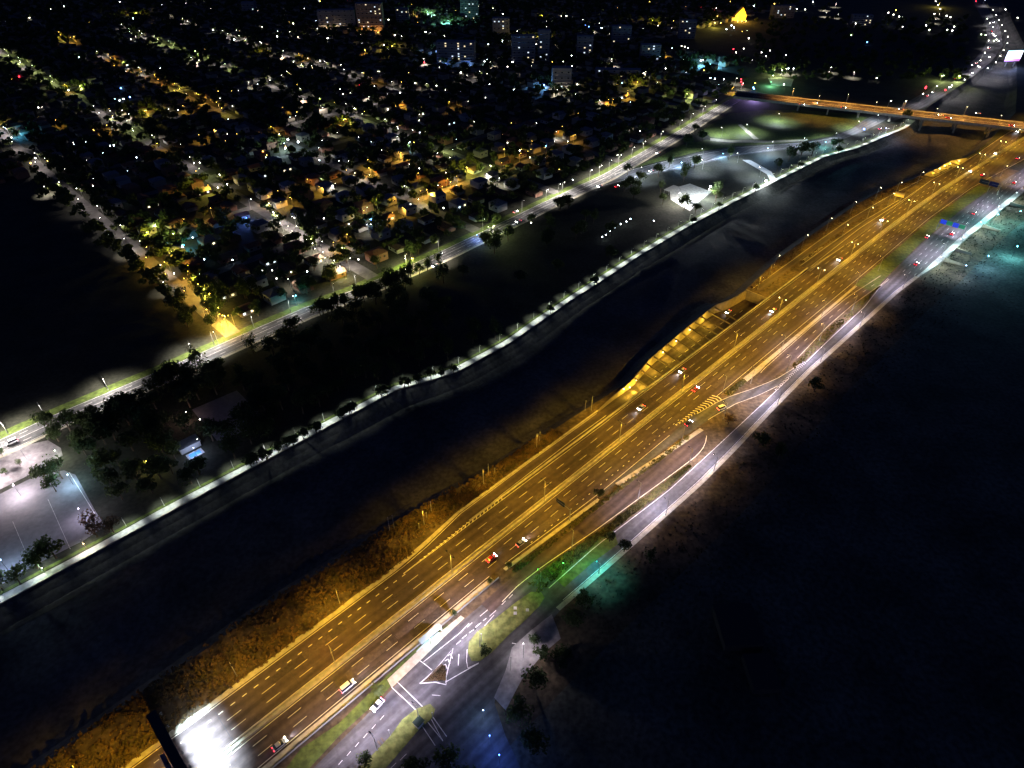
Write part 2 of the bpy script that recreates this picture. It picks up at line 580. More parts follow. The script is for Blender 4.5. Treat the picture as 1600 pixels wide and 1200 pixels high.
# chevrons of the two gores
mk = MB()
for k in range(22):
    u = 74 + k * 2.05
    w = curve((74, 0.15), (118, 1.2))(u)
    c = curve((74, 13.05), (118, 13.75))(u)
    mk.line([W(u, c - w), W(u + 0.9, c), W(u, c + w)], 0.45, 0.045)
for k in range(16):
    u = 208 + k * 2.1
    w = curve((208, 0.3), (240, 3.2))(u)
    c = curve((208, -12.0), (240, -15.4))(u)
    mk.line([W(u, c - w), W(u + 1.2, c), W(u, c + w)], 0.5, 0.045)
for k in range(20):
    u = 398 + k * 1.6
    w = curve((398, 1.9), (430, 0.3))(u)
    c = curve((398, 12.7), (430, 12.0))(u)
    mk.line([W(u, c - w), W(u, c + w)], 0.35, 0.05)
mk.ob('chevron_marking', PAINT, kind='structure')

# on-ramp strips over the lit embankment north of the cutting
band('slip_road', frange(400, 600, 8), curve((400, 14.5), (484, 15.7), (563, 12.6), (600, 12.1)), curve((400, 19.6), (440, 19.5), (500, 18.5), (563, 14.5), (600, 12.2)), 0.03, ASPH)
band('slip_road', frange(350, 620, 8), curve((350, 21), (400, 22.5), (450, 23), (500, 23), (560, 20), (620, 15)), curve((350, 25), (400, 27), (450, 27.5), (500, 27), (560, 23.5), (620, 17.5)), 0.03, ASPH)
mk = MB()
for k in range(16):
    u = 408 + k * 1.9
    mk.line([W(u, 20.4), W(u, 22.2)], 0.4, 0.05)
mk.line([W(u, curve((400, 19.2), (440, 19.1), (500, 18.1), (563, 14.1))(u)) for u in frange(400, 560, 10)], 0.2, 0.05)
mk.line([W(u, curve((350, 26.5), (400, 26.6), (450, 27.1), (500, 26.6), (560, 23.1), (620, 17))(u)) for u in frange(350, 620, 10)], 0.2, 0.05)
mk.ob('lane_marking', PAINT, kind='structure')

# ------------------------------------------------------------------ the sunken ramp with its struts
UT = frange(186, 345, 4)
band('sunken_road', UT, lambda u: TR_IN(u) + 0.0, lambda u: TR_OUT(max(u, 190)), lambda u: TR_Z(u), ASPH)
mb = MB()
wall_band(mb, frange(190, 345, 4), lambda u: TR_IN(u) + 0.1, 0.4, lambda u: TR_Z(u) - 0.5, 0.35)
wall_band(mb, frange(190, 345, 4), lambda u: TR_OUT(u) + 0.05, 0.45, lambda u: TR_Z(u) - 0.5, 0.7)
mb.ob('retaining_wall', WALLC, kind='structure')
mb = MB()
pa, pb = W(345.1, 13.5), W(345.1, 28)
mb.add([W(345.0, 14.2, 0.6), W(345.0, 28.2, 0.6), W(345.0, 28.2, -6.3), W(345.0, 14.2, -6.3), W(345.6, 14.2, 0.6), W(345.6, 28.2, 0.6)],
       [(0, 1, 2, 3), (0, 4, 5, 1)])
mb.ob('tunnel_portal', WALLC, kind='structure')
Z1 = lambda x, y: (960 + x / 5.714, 440 + y / 5.714)
struts = [((195, 865), (305, 940)), ((245, 795), (380, 880)), ((300, 735), (445, 830)), ((360, 670), (520, 775)), ((420, 605), (595, 725)),
          ((480, 560), (650, 670)), ((545, 510), (735, 620)), ((605, 460), (800, 580)), ((670, 405), (865, 525)), ((725, 365), (935, 475)),
          ((790, 315), (990, 435)), ((850, 270), (1055, 385)), ((910, 230), (1110, 350))]
STRUTM = mat('dark_strut_concrete', (0.11, 0.085, 0.06), 0.85, var=0.2, scale=0.5)
sunken = thing('sunken_ramp_frame', 'row of concrete struts spanning the amber lit sunken ramp by the river', 'strut frame', W(250, 20, 0))
sinv = sunken.matrix_basis.inverted()
for a, b in struts:
    pa, pb = P(*Z1(*a)), P(*Z1(*b))
    d = (pb - pa)
    L = d.length
    ua, _ = to_uv(pa)
    ub, _ = to_uv(pb)
    pa = W(ua, TR_OUT(ua) - 0.15, 0)
    pb = W(ub, 14.45, 0)
    d = pb - pa
    m2 = MB()
    M = Matrix.Translation((pa + pb) / 2 - Vector((0, 0, 0.25))) @ Matrix.Rotation(math.atan2(d.y, d.x), 4, 'Z')
    m2.box((0, 0, 0), (d.length, 0.55, 0.7), sinv @ M)
    m2.ob('strut', STRUTM, sunken)
# second, smaller cutting far along
band('sunken_road', frange(632, 702, 4), T2_IN, T2_OUT, -5.5, ASPH)
mb = MB()
wall_band(mb, frange(632, 702, 4), lambda u: T2_IN(u) + 0.05, 0.4, -6, 0.4)
wall_band(mb, frange(632, 702, 4), lambda u: T2_OUT(u) + 0.05, 0.5, -6, 0.8)
mb.ob('retaining_wall', WALLC, kind='structure')
far_frame = thing('sunken_ramp_frame', 'small distant row of struts across the short cutting before the overpass', 'strut frame', W(665, 12, 0))
sinv = far_frame.matrix_basis.inverted()
for k in range(6):
    u = 646 + k * 8.6
    pa, pb = W(u + 2, T2_OUT(u + 2) - 0.1), W(u, T2_IN(u) + 0.1)
    d = pb - pa
    m2 = MB()
    m2.box((0, 0, 0), (d.length, 0.8, 0.7), sinv @ (Matrix.Translation((pa + pb) / 2 - Vector((0, 0, 0.2))) @ Matrix.Rotation(math.atan2(d.y, d.x), 4, 'Z')))
    m2.ob('strut', WALLC, far_frame)
# chevrons painted on the sunken carriageway
mk = MB()
for base in ((425, 800), (405, 850), (815, 555), (770, 590)):
    for k in range(4):
        px, py = Z1(base[0] + k * 10, base[1] - k * 8)
        u, v = UVP(px, py)
        u += 6
        if u < 345:
            mk.line([W(u, 15.3), W(u + 0.8, 16.4), W(u, 17.6)], 0.35, TR_Z(u) + 0.06)
us = frange(236, 335, 7)
for u in us[:-1]:
    mk.line([W(u, 0.5 * (TR_IN(u) + TR_OUT(u))), W(u + 3.5, 0.5 * (TR_IN(u) + TR_OUT(u)))], 0.2, TR_Z(u) + 0.05)
mk.ob('chevron_marking', PAINT, kind='structure')

# ------------------------------------------------------------------ roads on the south-east side
band('side_road', frange(84, 900, 8), RR_SE, RR_NW, 0.035, ASPH_G)
band('footpath', frange(96, 440, 8), lambda u: RR_SE(u) - 1.9, lambda u: RR_SE(u) - 0.1, 0.12, CONC)
FD_NW = curve((-60, -21.5), (7, -22), (19, -23), (32, -20.5), (44, -18.6), (59, -17.4), (93, -16.8), (145, -19), (167, -19.6), (189, -21.2), (203, -22), (214, -22.6))
FD_SE = curve((60, -24), (93, -21.2), (106, -22), (132, -25.1), (184, -29.6), (198, -30.6), (206, -29.5), (212, -26.6), (214, -23.2))
band('frontage_road', frange(78, 214, 4), FD_SE, FD_NW, 0.03, ASPH)
RC_NW = curve((150, -14), (195, -14.3), (217, -13.6), (237, -16.6), (247, -19.2), (257, -23), (268, -26.3), (276, -28.4), (290, -30.3), (300, -31))
RC_SE = curve((150, -14.4), (170, -16.4), (195, -18.2), (215, -20.3), (225, -21.4), (242, -24.2), (255, -28.6), (265, -31), (282, -34.4), (300, -35))
band('curved_slip_road', frange(150, 300, 4), RC_SE, RC_NW, 0.05, ASPH_G)
IR_NW = curve((266, -22.6), (270, -20.6), (276, -19.5), (300, -19.2), (336, -18.9), (381, -19.6), (424, -23.5))
IR_SE = curve((266, -24.6), (275, -27), (300, -28), (343, -25.9), (375, -26.2), (407, -28.3), (424, -30))
band('slip_road', frange(266, 424, 4), IR_SE, IR_NW, 0.04, ASPH)
band('paved_gore', frange(246, 400, 6), lambda u: max(IR_NW(u) + 0.1, -18.7) if u > 276 else curve((246, -18.6), (276, -19.3))(u), lambda u: HW_SE(u) - curve((246, 0.8), (300, 1.6), (400, 1.9))(u), 0.09, CONC)
mk = MB()
mk.line([W(u, FD_SE(u) + 0.3) for u in frange(84, 212, 4)], 0.28, 0.07)
mk.line([W(u, RC_NW(u) - 0.3) for u in frange(222, 296, 4)], 0.2, 0.08)
mk.line([W(u, RC_SE(u) + 0.3) for u in frange(222, 270, 4)], 0.2, 0.08)
mk.line([W(u, IR_NW(u) - 0.3) for u in frange(274, 424, 5)], 0.2, 0.07)
mk.line([W(u, IR_SE(u) + 0.3) for u in frange(300, 420, 5)], 0.2, 0.07)
for k in range(13):
    u = 296 + k * 11
    if u < 416:
        c = 0.5 * (IR_NW(u) + IR_SE(u))
        mk.line([W(u, c), W(u + 4, 0.5 * (IR_NW(u + 4) + IR_SE(u + 4)))], 0.18, 0.07)
mk.ob('edge_line', PAINT, kind='structure')
mk = MB()
mk.line([W(u, RR_NW(u) - 0.3) for u in frange(100, 280, 6)], 0.25, 0.07)
mk.line([W(u, RR_SE(u) + 0.3) for u in frange(100, 440, 6)], 0.22, 0.07)
mk.line([W(u, RR_NW(u) - 0.4) for u in frange(300, 415, 6)], 0.25, 0.07)
for k in range(20):
    u = 266 + k * 1.7
    w = curve((266, 0.3), (300, 1.3))(u)
    c = RR_NW(u) + 0.3
    mk.line([W(u, c - w), W(u + 0.8, c), W(u, c + w)], 0.35, 0.1)
for k in range(12):
    u = 404 + k * 1.7
    mk.line([W(u, -29.9), W(u + 0.7, -28.2)], 0.35, 0.1)
for v0 in (-31.0, -34.5, -38.0):
    u = 440
    while u < 700:
        sh = (RR_NW(u) + 26) * 0.8
        mk.line([W(u, v0 + sh), W(u + 4, v0 + sh)], 0.18, 0.07)
        u += 11
mk.ob('lane_marking', PAINTW, kind='structure')
# green verge between the motorway and the side road, far part
band('grass_verge', frange(400, 640, 8), lambda u: RR_NW(u) + 0.6, lambda u: HW_SE(u) - 1.2, 0.06, GRASS)
# lit promenade and its buttress walls
band('promenade', frange(440, 660, 6), lambda u: RR_SE(u) - curve((440, 2), (470, 4.2), (660, 4.6))(u), lambda u: RR_SE(u) - 0.3, 0.14, PATHM)
bt = thing('retaining_wall', 'pale riverside style retaining wall with jutting buttresses beside the promenade', 'wall', W(540, -48, 0))
binv = bt.matrix_basis.inverted()
m2 = MB()
wall_band(m2, frange(440, 660, 6), lambda u: RR_SE(u) - curve((440, 2.2), (470, 4.5), (660, 4.9))(u), 0.35, 0.0, 1.3)
m2.v = [tuple(binv @ Vector(v)) for v in m2.v]
m2.ob('wall', CONC, bt)
for px, py, L in ((1455, 402, 12), (1487, 391, 10), (1522, 352, 12), (1560, 316, 12), (1585, 290, 10)):
    u, v = UVP(px, py)
    v = RR_SE(u) - 4.8
    m2 = MB()
    m2.add([W(u - .3, v, 0), W(u + .3, v, 0), W(u + 2.3, v - L, 0), W(u + 1.7, v - L, 0), W(u - .3, v, 2.6), W(u + .3, v, 2.6), W(u + 2.3, v - L, 1.2), W(u + 1.7, v - L, 1.2)],
           [(0, 1, 2, 3), (7, 6, 5, 4), (0, 4, 5, 1), (1, 5, 6, 2), (2, 6, 7, 3), (3, 7, 4, 0)], binv)
    m2.ob('buttress', WALLC, bt)

PLAZA = mat('pinkish_paving', (0.26, 0.24, 0.24), 0.85, col2=(0.17, 0.155, 0.16), scale=0.35, fine=0.15)
# junction at the bottom of the photograph
PX = lambda l: [P(*p) for p in l]
flat('junction_road', PX([(440, 1260), (490, 1200), (540, 1150), (600, 1090), (640, 1048), (690, 998), (740, 955), (765, 935), (830, 893), (862, 905), (905, 905), (918, 878), (962, 868), (930, 895),
                          (905, 920), (872, 958), (850, 985), (820, 1015), (795, 1045), (775, 1085), (768, 1130), (790, 1175), (830, 1230), (700, 1260)]), 0.028, ASPH_G)
GREENI = mat('bright_lawn', (0.16, 0.17, 0.05), 0.9, col2=(0.08, 0.10, 0.025), scale=0.35, detail=9, fine=0.3)
isl1 = slab('traffic_island', PX([(731, 1020), (733, 1003), (745, 988), (775, 966), (805, 942), (830, 925), (845, 925), (851, 934), (842, 948), (820, 970), (795, 992), (768, 1020), (750, 1033), (737, 1033)]), 0.0, 0.16, GREENI, kind='structure')
isl2 = slab('traffic_island', PX([(548, 1215), (575, 1187), (610, 1150), (628, 1125), (650, 1108), (672, 1100), (680, 1108), (676, 1122), (655, 1140), (625, 1175), (590, 1215)]), 0.0, 0.16, GREENI, kind='structure')
isl3 = slab('traffic_island', PX([(661, 1066), (676, 1050), (690, 1036), (697, 1052), (697, 1063), (680, 1064)]), 0.0, 0.16, DIRT, kind='structure')
flat('grass_verge', PX([(852, 886), (905, 850), (948, 824), (960, 832), (966, 850), (925, 880), (882, 918), (868, 905)]), 0.06, GRASS)
flat('grass_verge', PX([(425, 1230), (470, 1170), (530, 1130), (580, 1080), (640, 1022), (700, 975), (700, 985), (640, 1040), (590, 1095), (530, 1150), (470, 1215)]), 0.05, GRASS)
flat('footpath', PX([(605, 1062), (650, 1020), (690, 986), (720, 962), (726, 966), (700, 990), (655, 1034), (612, 1075)]), 0.12, CONC)
slab('plaza_corner', PX([(800, 1012), (830, 985), (862, 960), (872, 985), (876, 998), (850, 1020), (815, 1062), (790, 1110), (772, 1090), (790, 1048)]), 0.0, 0.13, PLAZA, kind='structure')
flat('forecourt', PX([(735, 1120), (768, 1085), (790, 1150), (830, 1235), (700, 1235), (690, 1170)]), 0.085, ASPH_G)
mk = MB()
z = 0.065
L = lambda pts, w: mk.line(PX(pts), w, z)
L([(662, 1034), (720, 988), (733, 974)], 0.25)
L([(650, 1028), (664, 1038), (675, 1047)], 0.25)
for a, b in (((738, 973), (730, 980)), ((741, 982), (752, 973)), ((750, 963), (762, 953)), ((713, 1007), (720, 1001)), ((722, 998), (729, 992)), ((733, 989), (740, 984)), ((744, 979), (750, 974)), ((755, 970), (760, 966)), ((757, 978), (772, 961)), ((765, 963), (775, 954)), ((784, 945), (790, 939)), ((795, 935), (801, 929))):
    L([a, b], 0.22)
L([(730, 1015), (729, 1033), (731, 1044), (748, 1036)], 0.22)
L([(717, 1022), (716, 1040)], 0.25)
L([(696, 1066), (720, 1052), (747, 1037)], 0.28)
L([(656, 1068), (680, 1047), (708, 1013), (697, 1058), (697, 1070), (680, 1066), (656, 1068)], 0.35)
for k in range(4):
    x, y = 690 + k * 4, 1047 - k * 8
    L([(x - 3, y + 2), (x + 2, y - 1), (x + 5, y + 6)], 0.35)
L([(612, 1074), (640, 1100), (668, 1128), (690, 1155)], 0.25)
L([(620, 1065), (650, 1094), (676, 1120), (698, 1151)], 0.25)
L([(675, 1086), (688, 1087)], 0.2)
L([(660, 1135), (680, 1165)], 0.2)
L([(673, 1122), (692, 1158)], 0.2)
for k in range(6):
    x, y = 600 - k * 13, 1118 + k * 14
    L([(x, y), (x - 6, y + 7)], 0.15)
L([(760, 1145), (800, 1195), (820, 1220)], 0.3)
L([(800, 1005), (822, 1009)], 0.3)
for k in range(5):
    x, y = 625 - k * 16, 1188 + k * 14
    L([(x + 10, y - 10), (x, y)], 0.15)
mk.ob('lane_marking', PAINTW, kind='structure')
pad = MB()
for x, y in ((805, 950), (805, 958), (824, 953)):
    c = P(x, y, 0.2)
    pad.box((c.x, c.y, 0.2), (1.1, 1.1, 0.1), None)
pad.ob('cover_slab', PATHM, kind='structure')

# ------------------------------------------------------------------ river path, park and avenue on the north-west side
UP = frange(-90, 770, 6)
band('river_path', UP, lambda u: RIV_NW(u) + 0.9, lambda u: RIV_NW(u) + 4.2 + 0.35 * math.sin(u * 0.09), 0.03, PATHM)
band('grass_verge', UP, lambda u: RIV_NW(u) + 4.8, lambda u: RIV_NW(u) + 6.3, 0.025, GRASS)
mb = MB()
wall_band(mb, frange(-90, 770, 6), lambda u: RIV_NW(u) + 0.35, 0.3, -1.2, 0.45)
tag(mb.ob('river_parapet', CONC), 'long low parapet between the lit path and the river channel', 'parapet')
band('avenue', frange(-200, 760, 8), lambda u: AVE(u) - 7.5, lambda u: AVE(u) + 4.5, 0.03, ASPH_G)
band('grass_verge', frange(-200, 760, 8), lambda u: AVE(u) + 4.5, lambda u: AVE(u) + 10, 0.02, GRASS)
band('footpath', frange(-200, 700, 8), lambda u: AVE(u) - 9.6, lambda u: AVE(u) - 7.8, 0.1, CONC)
mk = MB()
mk.line([W(u, AVE(u) + 4.1) for u in frange(-120, 720, 8)], 0.2, 0.06)
mk.line([W(u, AVE(u) - 7.1) for u in frange(-120, 720, 8)], 0.2, 0.06)
u = -110
while u < 700:
    for v in (-4.6, 1.6):
        mk.line([W(u, AVE(u) + v), W(u + 3.5, AVE(u + 3.5) + v)], 0.18, 0.06)
    mk.line([W(u, AVE(u) - 1.4), W(u + 9.5, AVE(u + 9.5) - 1.4)], 0.18, 0.06)
    u += 9.5
mk.ob('lane_marking', PAINTW, kind='structure')
PLAZA = mat('pinkish_paving', (0.26, 0.24, 0.24), 0.85, col2=(0.17, 0.155, 0.16), scale=0.35, fine=0.15)
flat('plaza', PX([(-60, 718), (20, 700), (75, 688), (95, 700), (98, 712), (60, 735), (0, 765), (-60, 790)]), 0.05, PLAZA)
flat('sports_court', PX([(-60, 800), (0, 772), (55, 744), (100, 735), (118, 742), (150, 800), (165, 822), (130, 845), (60, 880), (0, 915), (-60, 940)]), 0.05, COURT)
mk = MB()
mk.line(PX([(75, 780), (95, 825), (110, 858)]), 0.12, 0.075)
mk.line(PX([(108, 738), (149, 804)]), 0.2, 0.075)
mk.line(PX([(20, 815), (40, 862)]), 0.12, 0.075)
mk.ob('court_line', PAINTW, kind='structure')
flat('dirt_path', PX([(395, 545), (410, 535), (450, 520), (462, 527), (430, 535), (400, 550)]), 0.04, CONC)
flat('clay_court', PX([(300, 640), (370, 610), (420, 660), (340, 690)]), 0.04, COURT)
# interchange loops beyond the park
flat('slip_road', PX([(895, 292), (940, 277), (1000, 262), (1050, 249), (1100, 236), (1150, 229), (1200, 226), (1260, 222), (1300, 214), (1330, 202), (1352, 186), (1372, 178), (1405, 176), (1380, 190), (1350, 205), (1315, 218),
                      (1275, 229), (1240, 233), (1200, 237), (1140, 245), (1075, 262), (1010, 274), (950, 290), (905, 303)]), 0.05, ASPH_G)
flat('slip_road', PX([(1110, 216), (1140, 219), (1200, 220), (1262, 217.5), (1262, 220), (1200, 223.5), (1140, 222.5), (1110, 220)]), 0.07, CONC)
flat('footpath', PX([(1153, 195), (1158, 194), (1186, 217.5), (1178, 218)]), 0.06, CONC)
flat('footpath', PX([(1160, 250), (1172, 250), (1205, 268), (1213, 280), (1205, 284), (1198, 272)]), 0.06, PATHM)
flat('grass_verge', PX([(1035, 243), (1060, 228), (1105, 218), (1135, 224), (1260, 222.5), (1262, 221.8), (1200, 225), (1150, 228), (1100, 235), (1050, 247), (1000, 260), (985, 263)]), 0.03, GRASS)
flat('grass_verge', PX([(1095, 205), (1110, 195), (1140, 178), (1190, 172), (1250, 172), (1330, 178), (1355, 184), (1330, 201), (1298, 213), (1255, 220), (1200, 219.5), (1140, 218), (1112, 215)]), 0.025, GRASS)
flat('grass_verge', PX([(1120, 190), (1150, 192), (1178, 215), (1120, 215), (1108, 205)]), 0.03, GRASS)
flat('grass_verge', PX([(1190, 200), (1250, 190), (1330, 190), (1320, 203), (1290, 212), (1250, 215.5), (1200, 217)]), 0.03, GRASS)
mk = MB()
mk.line(PX([(905, 300), (1010, 272), (1075, 259), (1140, 243), (1200, 235), (1275, 226)]), 0.35, 0.09)
mk.line(PX([(960, 272), (1050, 250), (1150, 231), (1200, 227.5), (1260, 223.5), (1300, 216)]), 0.35, 0.09)
mk.ob('edge_line', PAINTW, kind='structure')
# lamp-lit road beyond the overpass, north bank
NE_C = curve((860, 101), (1009, 104), (1150, 114), (1280, 133), (1450, 182), (1750, 290), (2300, 480))
band('far_road', frange(770, 2300, 14), lambda u: NE_C(u) - 9 if u > 860 else curve((770, 96), (860, 92))(u), lambda u: NE_C(u) + 12 if u > 860 else curve((770, 106), (860, 113))(u), 0.04, ASPH_G)

# the overpass
bridge = thing('overpass', 'amber lit overpass crossing the river and motorway at upper right', 'bridge', W(800, 80, 0))
binv = bridge.matrix_basis.inverted()
b0, b1 = P(1235, 157, 8), P(1660, 204, 8)
bd = (b1 - b0).normalized()
bn = Vector((-bd.y, bd.x, 0))
BW = 12.5
ROTB = math.atan2(bd.y, bd.x)


def bpt(s, t, z):
    q = b0 + bd * s + bn * t
    return Vector((q.x, q.y, z))


BL = (b1 - b0).length


def bbox(mbx, s0, s1, t0, t1, z0, z1):
    vs = [bpt(s, t, zz) for zz in (z0, z1) for s, t in ((s0, t0), (s1, t0), (s1, t1), (s0, t1))]
    mbx.add(vs, [(0, 3, 2, 1), (4, 5, 6, 7), (0, 1, 5, 4), (1, 2, 6, 5), (2, 3, 7, 6), (3, 0, 4, 7)], binv)


m2 = MB(); bbox(m2, -60, BL, -BW, BW, 6.6, 8.0); m2.ob('deck', CONC, bridge)
m2 = MB(); bbox(m2, -60, BL, -BW + 3.4, BW - 0.8, 8.0, 8.03); m2.ob('road_surface', ASPH, bridge)
m2 = MB(); bbox(m2, -60, BL, -BW + 0.42, -BW + 2.95, 8.0, 8.06); m2.ob('footway', PATHM, bridge)
m2 = MB(); bbox(m2, -60, BL, BW - 0.45, BW - 0.05, 8.0, 9.0); m2.ob('parapet', CONC, bridge)
m2 = MB(); bbox(m2, -60, BL, -BW + 0.05, -BW + 0.4, 8.0, 9.0); m2.ob('parapet', CONC, bridge)
m2 = MB(); bbox(m2, -60, BL, -BW + 3.0, -BW + 3.35, 8.0, 8.5); m2.ob('parapet', CONC, bridge)
m2 = MB()
for s in frange(-40, BL, 9)[:-1]:
    for t in (-4.8, 0.6, 1.1, 6.2):
        bbox(m2, s, s + (9 if t in (0.6, 1.1) else 4), t, t + 0.25, 8.03, 8.05)
m2.ob('lane_marking', PAINT, bridge, kind='stuff')
for s in frange(10, BL - 60, 32):
    for t in (-7, 7):
        m2 = MB(); bbox(m2, s - 0.8, s + 0.8, t - 0.8, t + 0.8, -6, 6.6); m2.ob('pier', WALLC, bridge)

# ------------------------------------------------------------------ lights and lamps
LD = {}


def photometry(d, gain, cmin, shield=None):
    """street luminaire: throws more light sideways than straight down, nothing upwards"""
    d.use_nodes = True
    nt = d.node_tree
    em = nt.nodes['Emission']
    geo = nt.nodes.new('ShaderNodeNewGeometry')
    sp = nt.nodes.new('ShaderNodeSeparateXYZ')
    nt.links.new(geo.outputs['Incoming'], sp.inputs[0])
    ab = nt.nodes.new('ShaderNodeMath'); ab.operation = 'ABSOLUTE'
    nt.links.new(sp.outputs['Z'], ab.inputs[0])
    mx = nt.nodes.new('ShaderNodeMath'); mx.operation = 'MAXIMUM'; mx.inputs[1].default_value = 0.34
    nt.links.new(ab.outputs[0], mx.inputs[0])
    pw = nt.nodes.new('ShaderNodeMath'); pw.operation = 'POWER'; pw.inputs[1].default_value = -gain
    nt.links.new(mx.outputs[0], pw.inputs[0])
    cut = nt.nodes.new('ShaderNodeMapRange')
    cut.interpolation_type = 'SMOOTHSTEP'
    cut.inputs['From Min'].default_value = cmin
    cut.inputs['From Max'].default_value = cmin + (0.28 if shield is None else 0.4)
    nt.links.new(ab.outputs[0], cut.inputs['Value'])
    ml = nt.nodes.new('ShaderNodeMath'); ml.operation = 'MULTIPLY'
    nt.links.new(pw.outputs[0], ml.inputs[0])
    nt.links.new(cut.outputs[0], ml.inputs[1])
    out = ml.outputs[0]
    if shield is not None:                       # house-side shield: little light goes behind the lamp
        dt = nt.nodes.new('ShaderNodeVectorMath'); dt.operation = 'DOT_PRODUCT'
        nt.links.new(geo.outputs['Incoming'], dt.inputs[0])
        dt.inputs[1].default_value = shield
        sm = nt.nodes.new('ShaderNodeMapRange'); sm.interpolation_type = 'SMOOTHSTEP'
        sm.inputs['From Min'].default_value = -0.55
        sm.inputs['From Max'].default_value = 0.35
        sm.inputs['To Min'].default_value = 0.03
        nt.links.new(dt.outputs['Value'], sm.inputs['Value'])
        m2_ = nt.nodes.new('ShaderNodeMath'); m2_.operation = 'MULTIPLY'
        nt.links.new(out, m2_.inputs[0]); nt.links.new(sm.outputs[0], m2_.inputs[1])
        out = m2_.outputs[0]
    nt.links.new(out, em.inputs['Strength'])


def light(loc, col, power, kind='SPOT', angle=165, radius=0.25, parent=None, aim=None, batwing=0.0, blend=0.3, cmin=0.26, shield=None):
    key = (tuple(col), power, kind, angle, radius, batwing, blend, cmin, shield)
    d = LD.get(key)
    if d is None:
        d = bpy.data.lights.new('lamp_light', kind)
        d.color = col
        d.energy = power
        d.shadow_soft_size = radius
        if kind == 'SPOT':
            d.spot_size = math.radians(angle)
            d.spot_blend = blend
        if batwing:
            photometry(d, batwing, cmin, shield)
        LD[key] = d
    o = link(bpy.data.objects.new('lamp_light', d), parent)
    o.location = loc
    if aim is not None:
        o.rotation_euler = Vector(aim).to_track_quat('-Z', 'Y').to_euler()
    return o


SGN = 1.0
TO_NW = tuple(EV * SGN)
TO_SE = tuple(EV * -SGN)
C_SOD = (1.0, 0.56, 0.035)
C_AMB = (1.0, 0.60, 0.12)
C_WH = (1.0, 0.90, 0.72)
C_COOL = (0.72, 0.88, 1.0)
C_GRN = (0.80, 1.0, 0.78)
C_LIL = (0.84, 0.75, 1.0)
G_SOD = glow('sodium_lens', (1.0, 0.78, 0.42), 26)
G_WHT = glow('white_lens', (1.0, 0.93, 0.80), 22)
G_COOL = glow('cool_lens', (0.75, 0.92, 1.0), 26)
G_AMB = glow('amber_lens', (1.0, 0.62, 0.10), 14)
G_GRN = glow('greenish_lens', (0.85, 1.0, 0.6), 12)
G_RED = glow('red_lens', (1.0, 0.03, 0.05), 12)
G_BLUE = glow('blue_lens', (0.15, 0.35, 1.0), 14)
G_HEAD = glow('headlight_lens', (1.0, 0.97, 0.95), 60)


def lamp_meshes(h, arms, lens, scale=1.0, reach=1.6, lr=0.3):
    p = MB(); p.tube((0, 0, 0), (0, 0, h), 0.14 * scale, 0.08 * scale, 8)
    p.tube((0, 0, 0), (0, 0, 0.3), 0.26, 0.2, 8)
    a = MB()
    heads, lenses, pos = [], [], []
    for s in arms:
        a.tube((0, 0, h - 0.35), (0, s * reach * 0.55, h - 0.02), 0.05 * scale, 0.05 * scale, 6)
        a.tube((0, s * reach * 0.55, h - 0.02), (0, s * reach, h + 0.04), 0.05 * scale, 0.045 * scale, 6)
        hb = MB(); hb.box((0, s * (reach + 0.3), h + 0.08), (0.42 * scale, 0.95 * scale, 0.2), taper=0.7)
        lb = MB(); lb.ball((0, s * (reach + 0.3), h - 0.04 + (0.3 - lr) * .1), lr * scale, 8, 5, 0.75)
        heads.append(hb.mesh('lamp_head', DARKM)); lenses.append(lb.mesh('lens', lens)); pos.append((0, s * (reach + 0.3), h - 0.35))
    return p.mesh('pole', STEEL), (a.mesh('arm', STEEL) if arms else None), heads, lenses, pos


LM = {}


def lamp(kind, loc, rz, label, group, h, arms, lens, col, power, scale=1.0, reach=1.6, batwing=0.0, angle=165, radius=0.2, lit=True, name='street_lamp', cat='street lamp', lkind='SPOT', lr=0.3, cmin=0.26, shield=None):
    if kind not in LM:
        LM[kind] = lamp_meshes(h, arms, lens, scale, reach, lr)
    p, a, hs, ls, pos = LM[kind]
    t = thing(name, label, cat, loc, rz, group)
    obm('pole', p, t)
    if a:
        obm('arm', a, t)
    for hm, lm, q in zip(hs, ls, pos):
        ho = obm('lamp_head', hm, t)
        obm('lens', lm, ho)
        if lit:
            light(q, col, power, lkind, angle, radius, t, batwing=batwing, cmin=cmin, shield=shield)
    return t


# motorway lamps in the central strip
k = -2
P_HW = 8000
while True:
    u = 28.4 + 50.5 * k
    if u > 1050:
        break
    p = W(u, MED(u), 0)
    far = u > 330
    lamp('hw' if far else 'hwn', p, ROT, 'double-arm motorway lamp in the central strip, ' + ('small bright amber pair far along' if far else 'nearer the bottom of the photo with dark heads'),
         'double lamps along the motorway median' + (' far' if far else ' near'), 12, (-1, 1), G_SOD, C_SOD, P_HW, 1.0, 1.7, 1.8, name='motorway_lamp', lr=0.3 if far else 0.17, cmin=0.24)
    k += 1
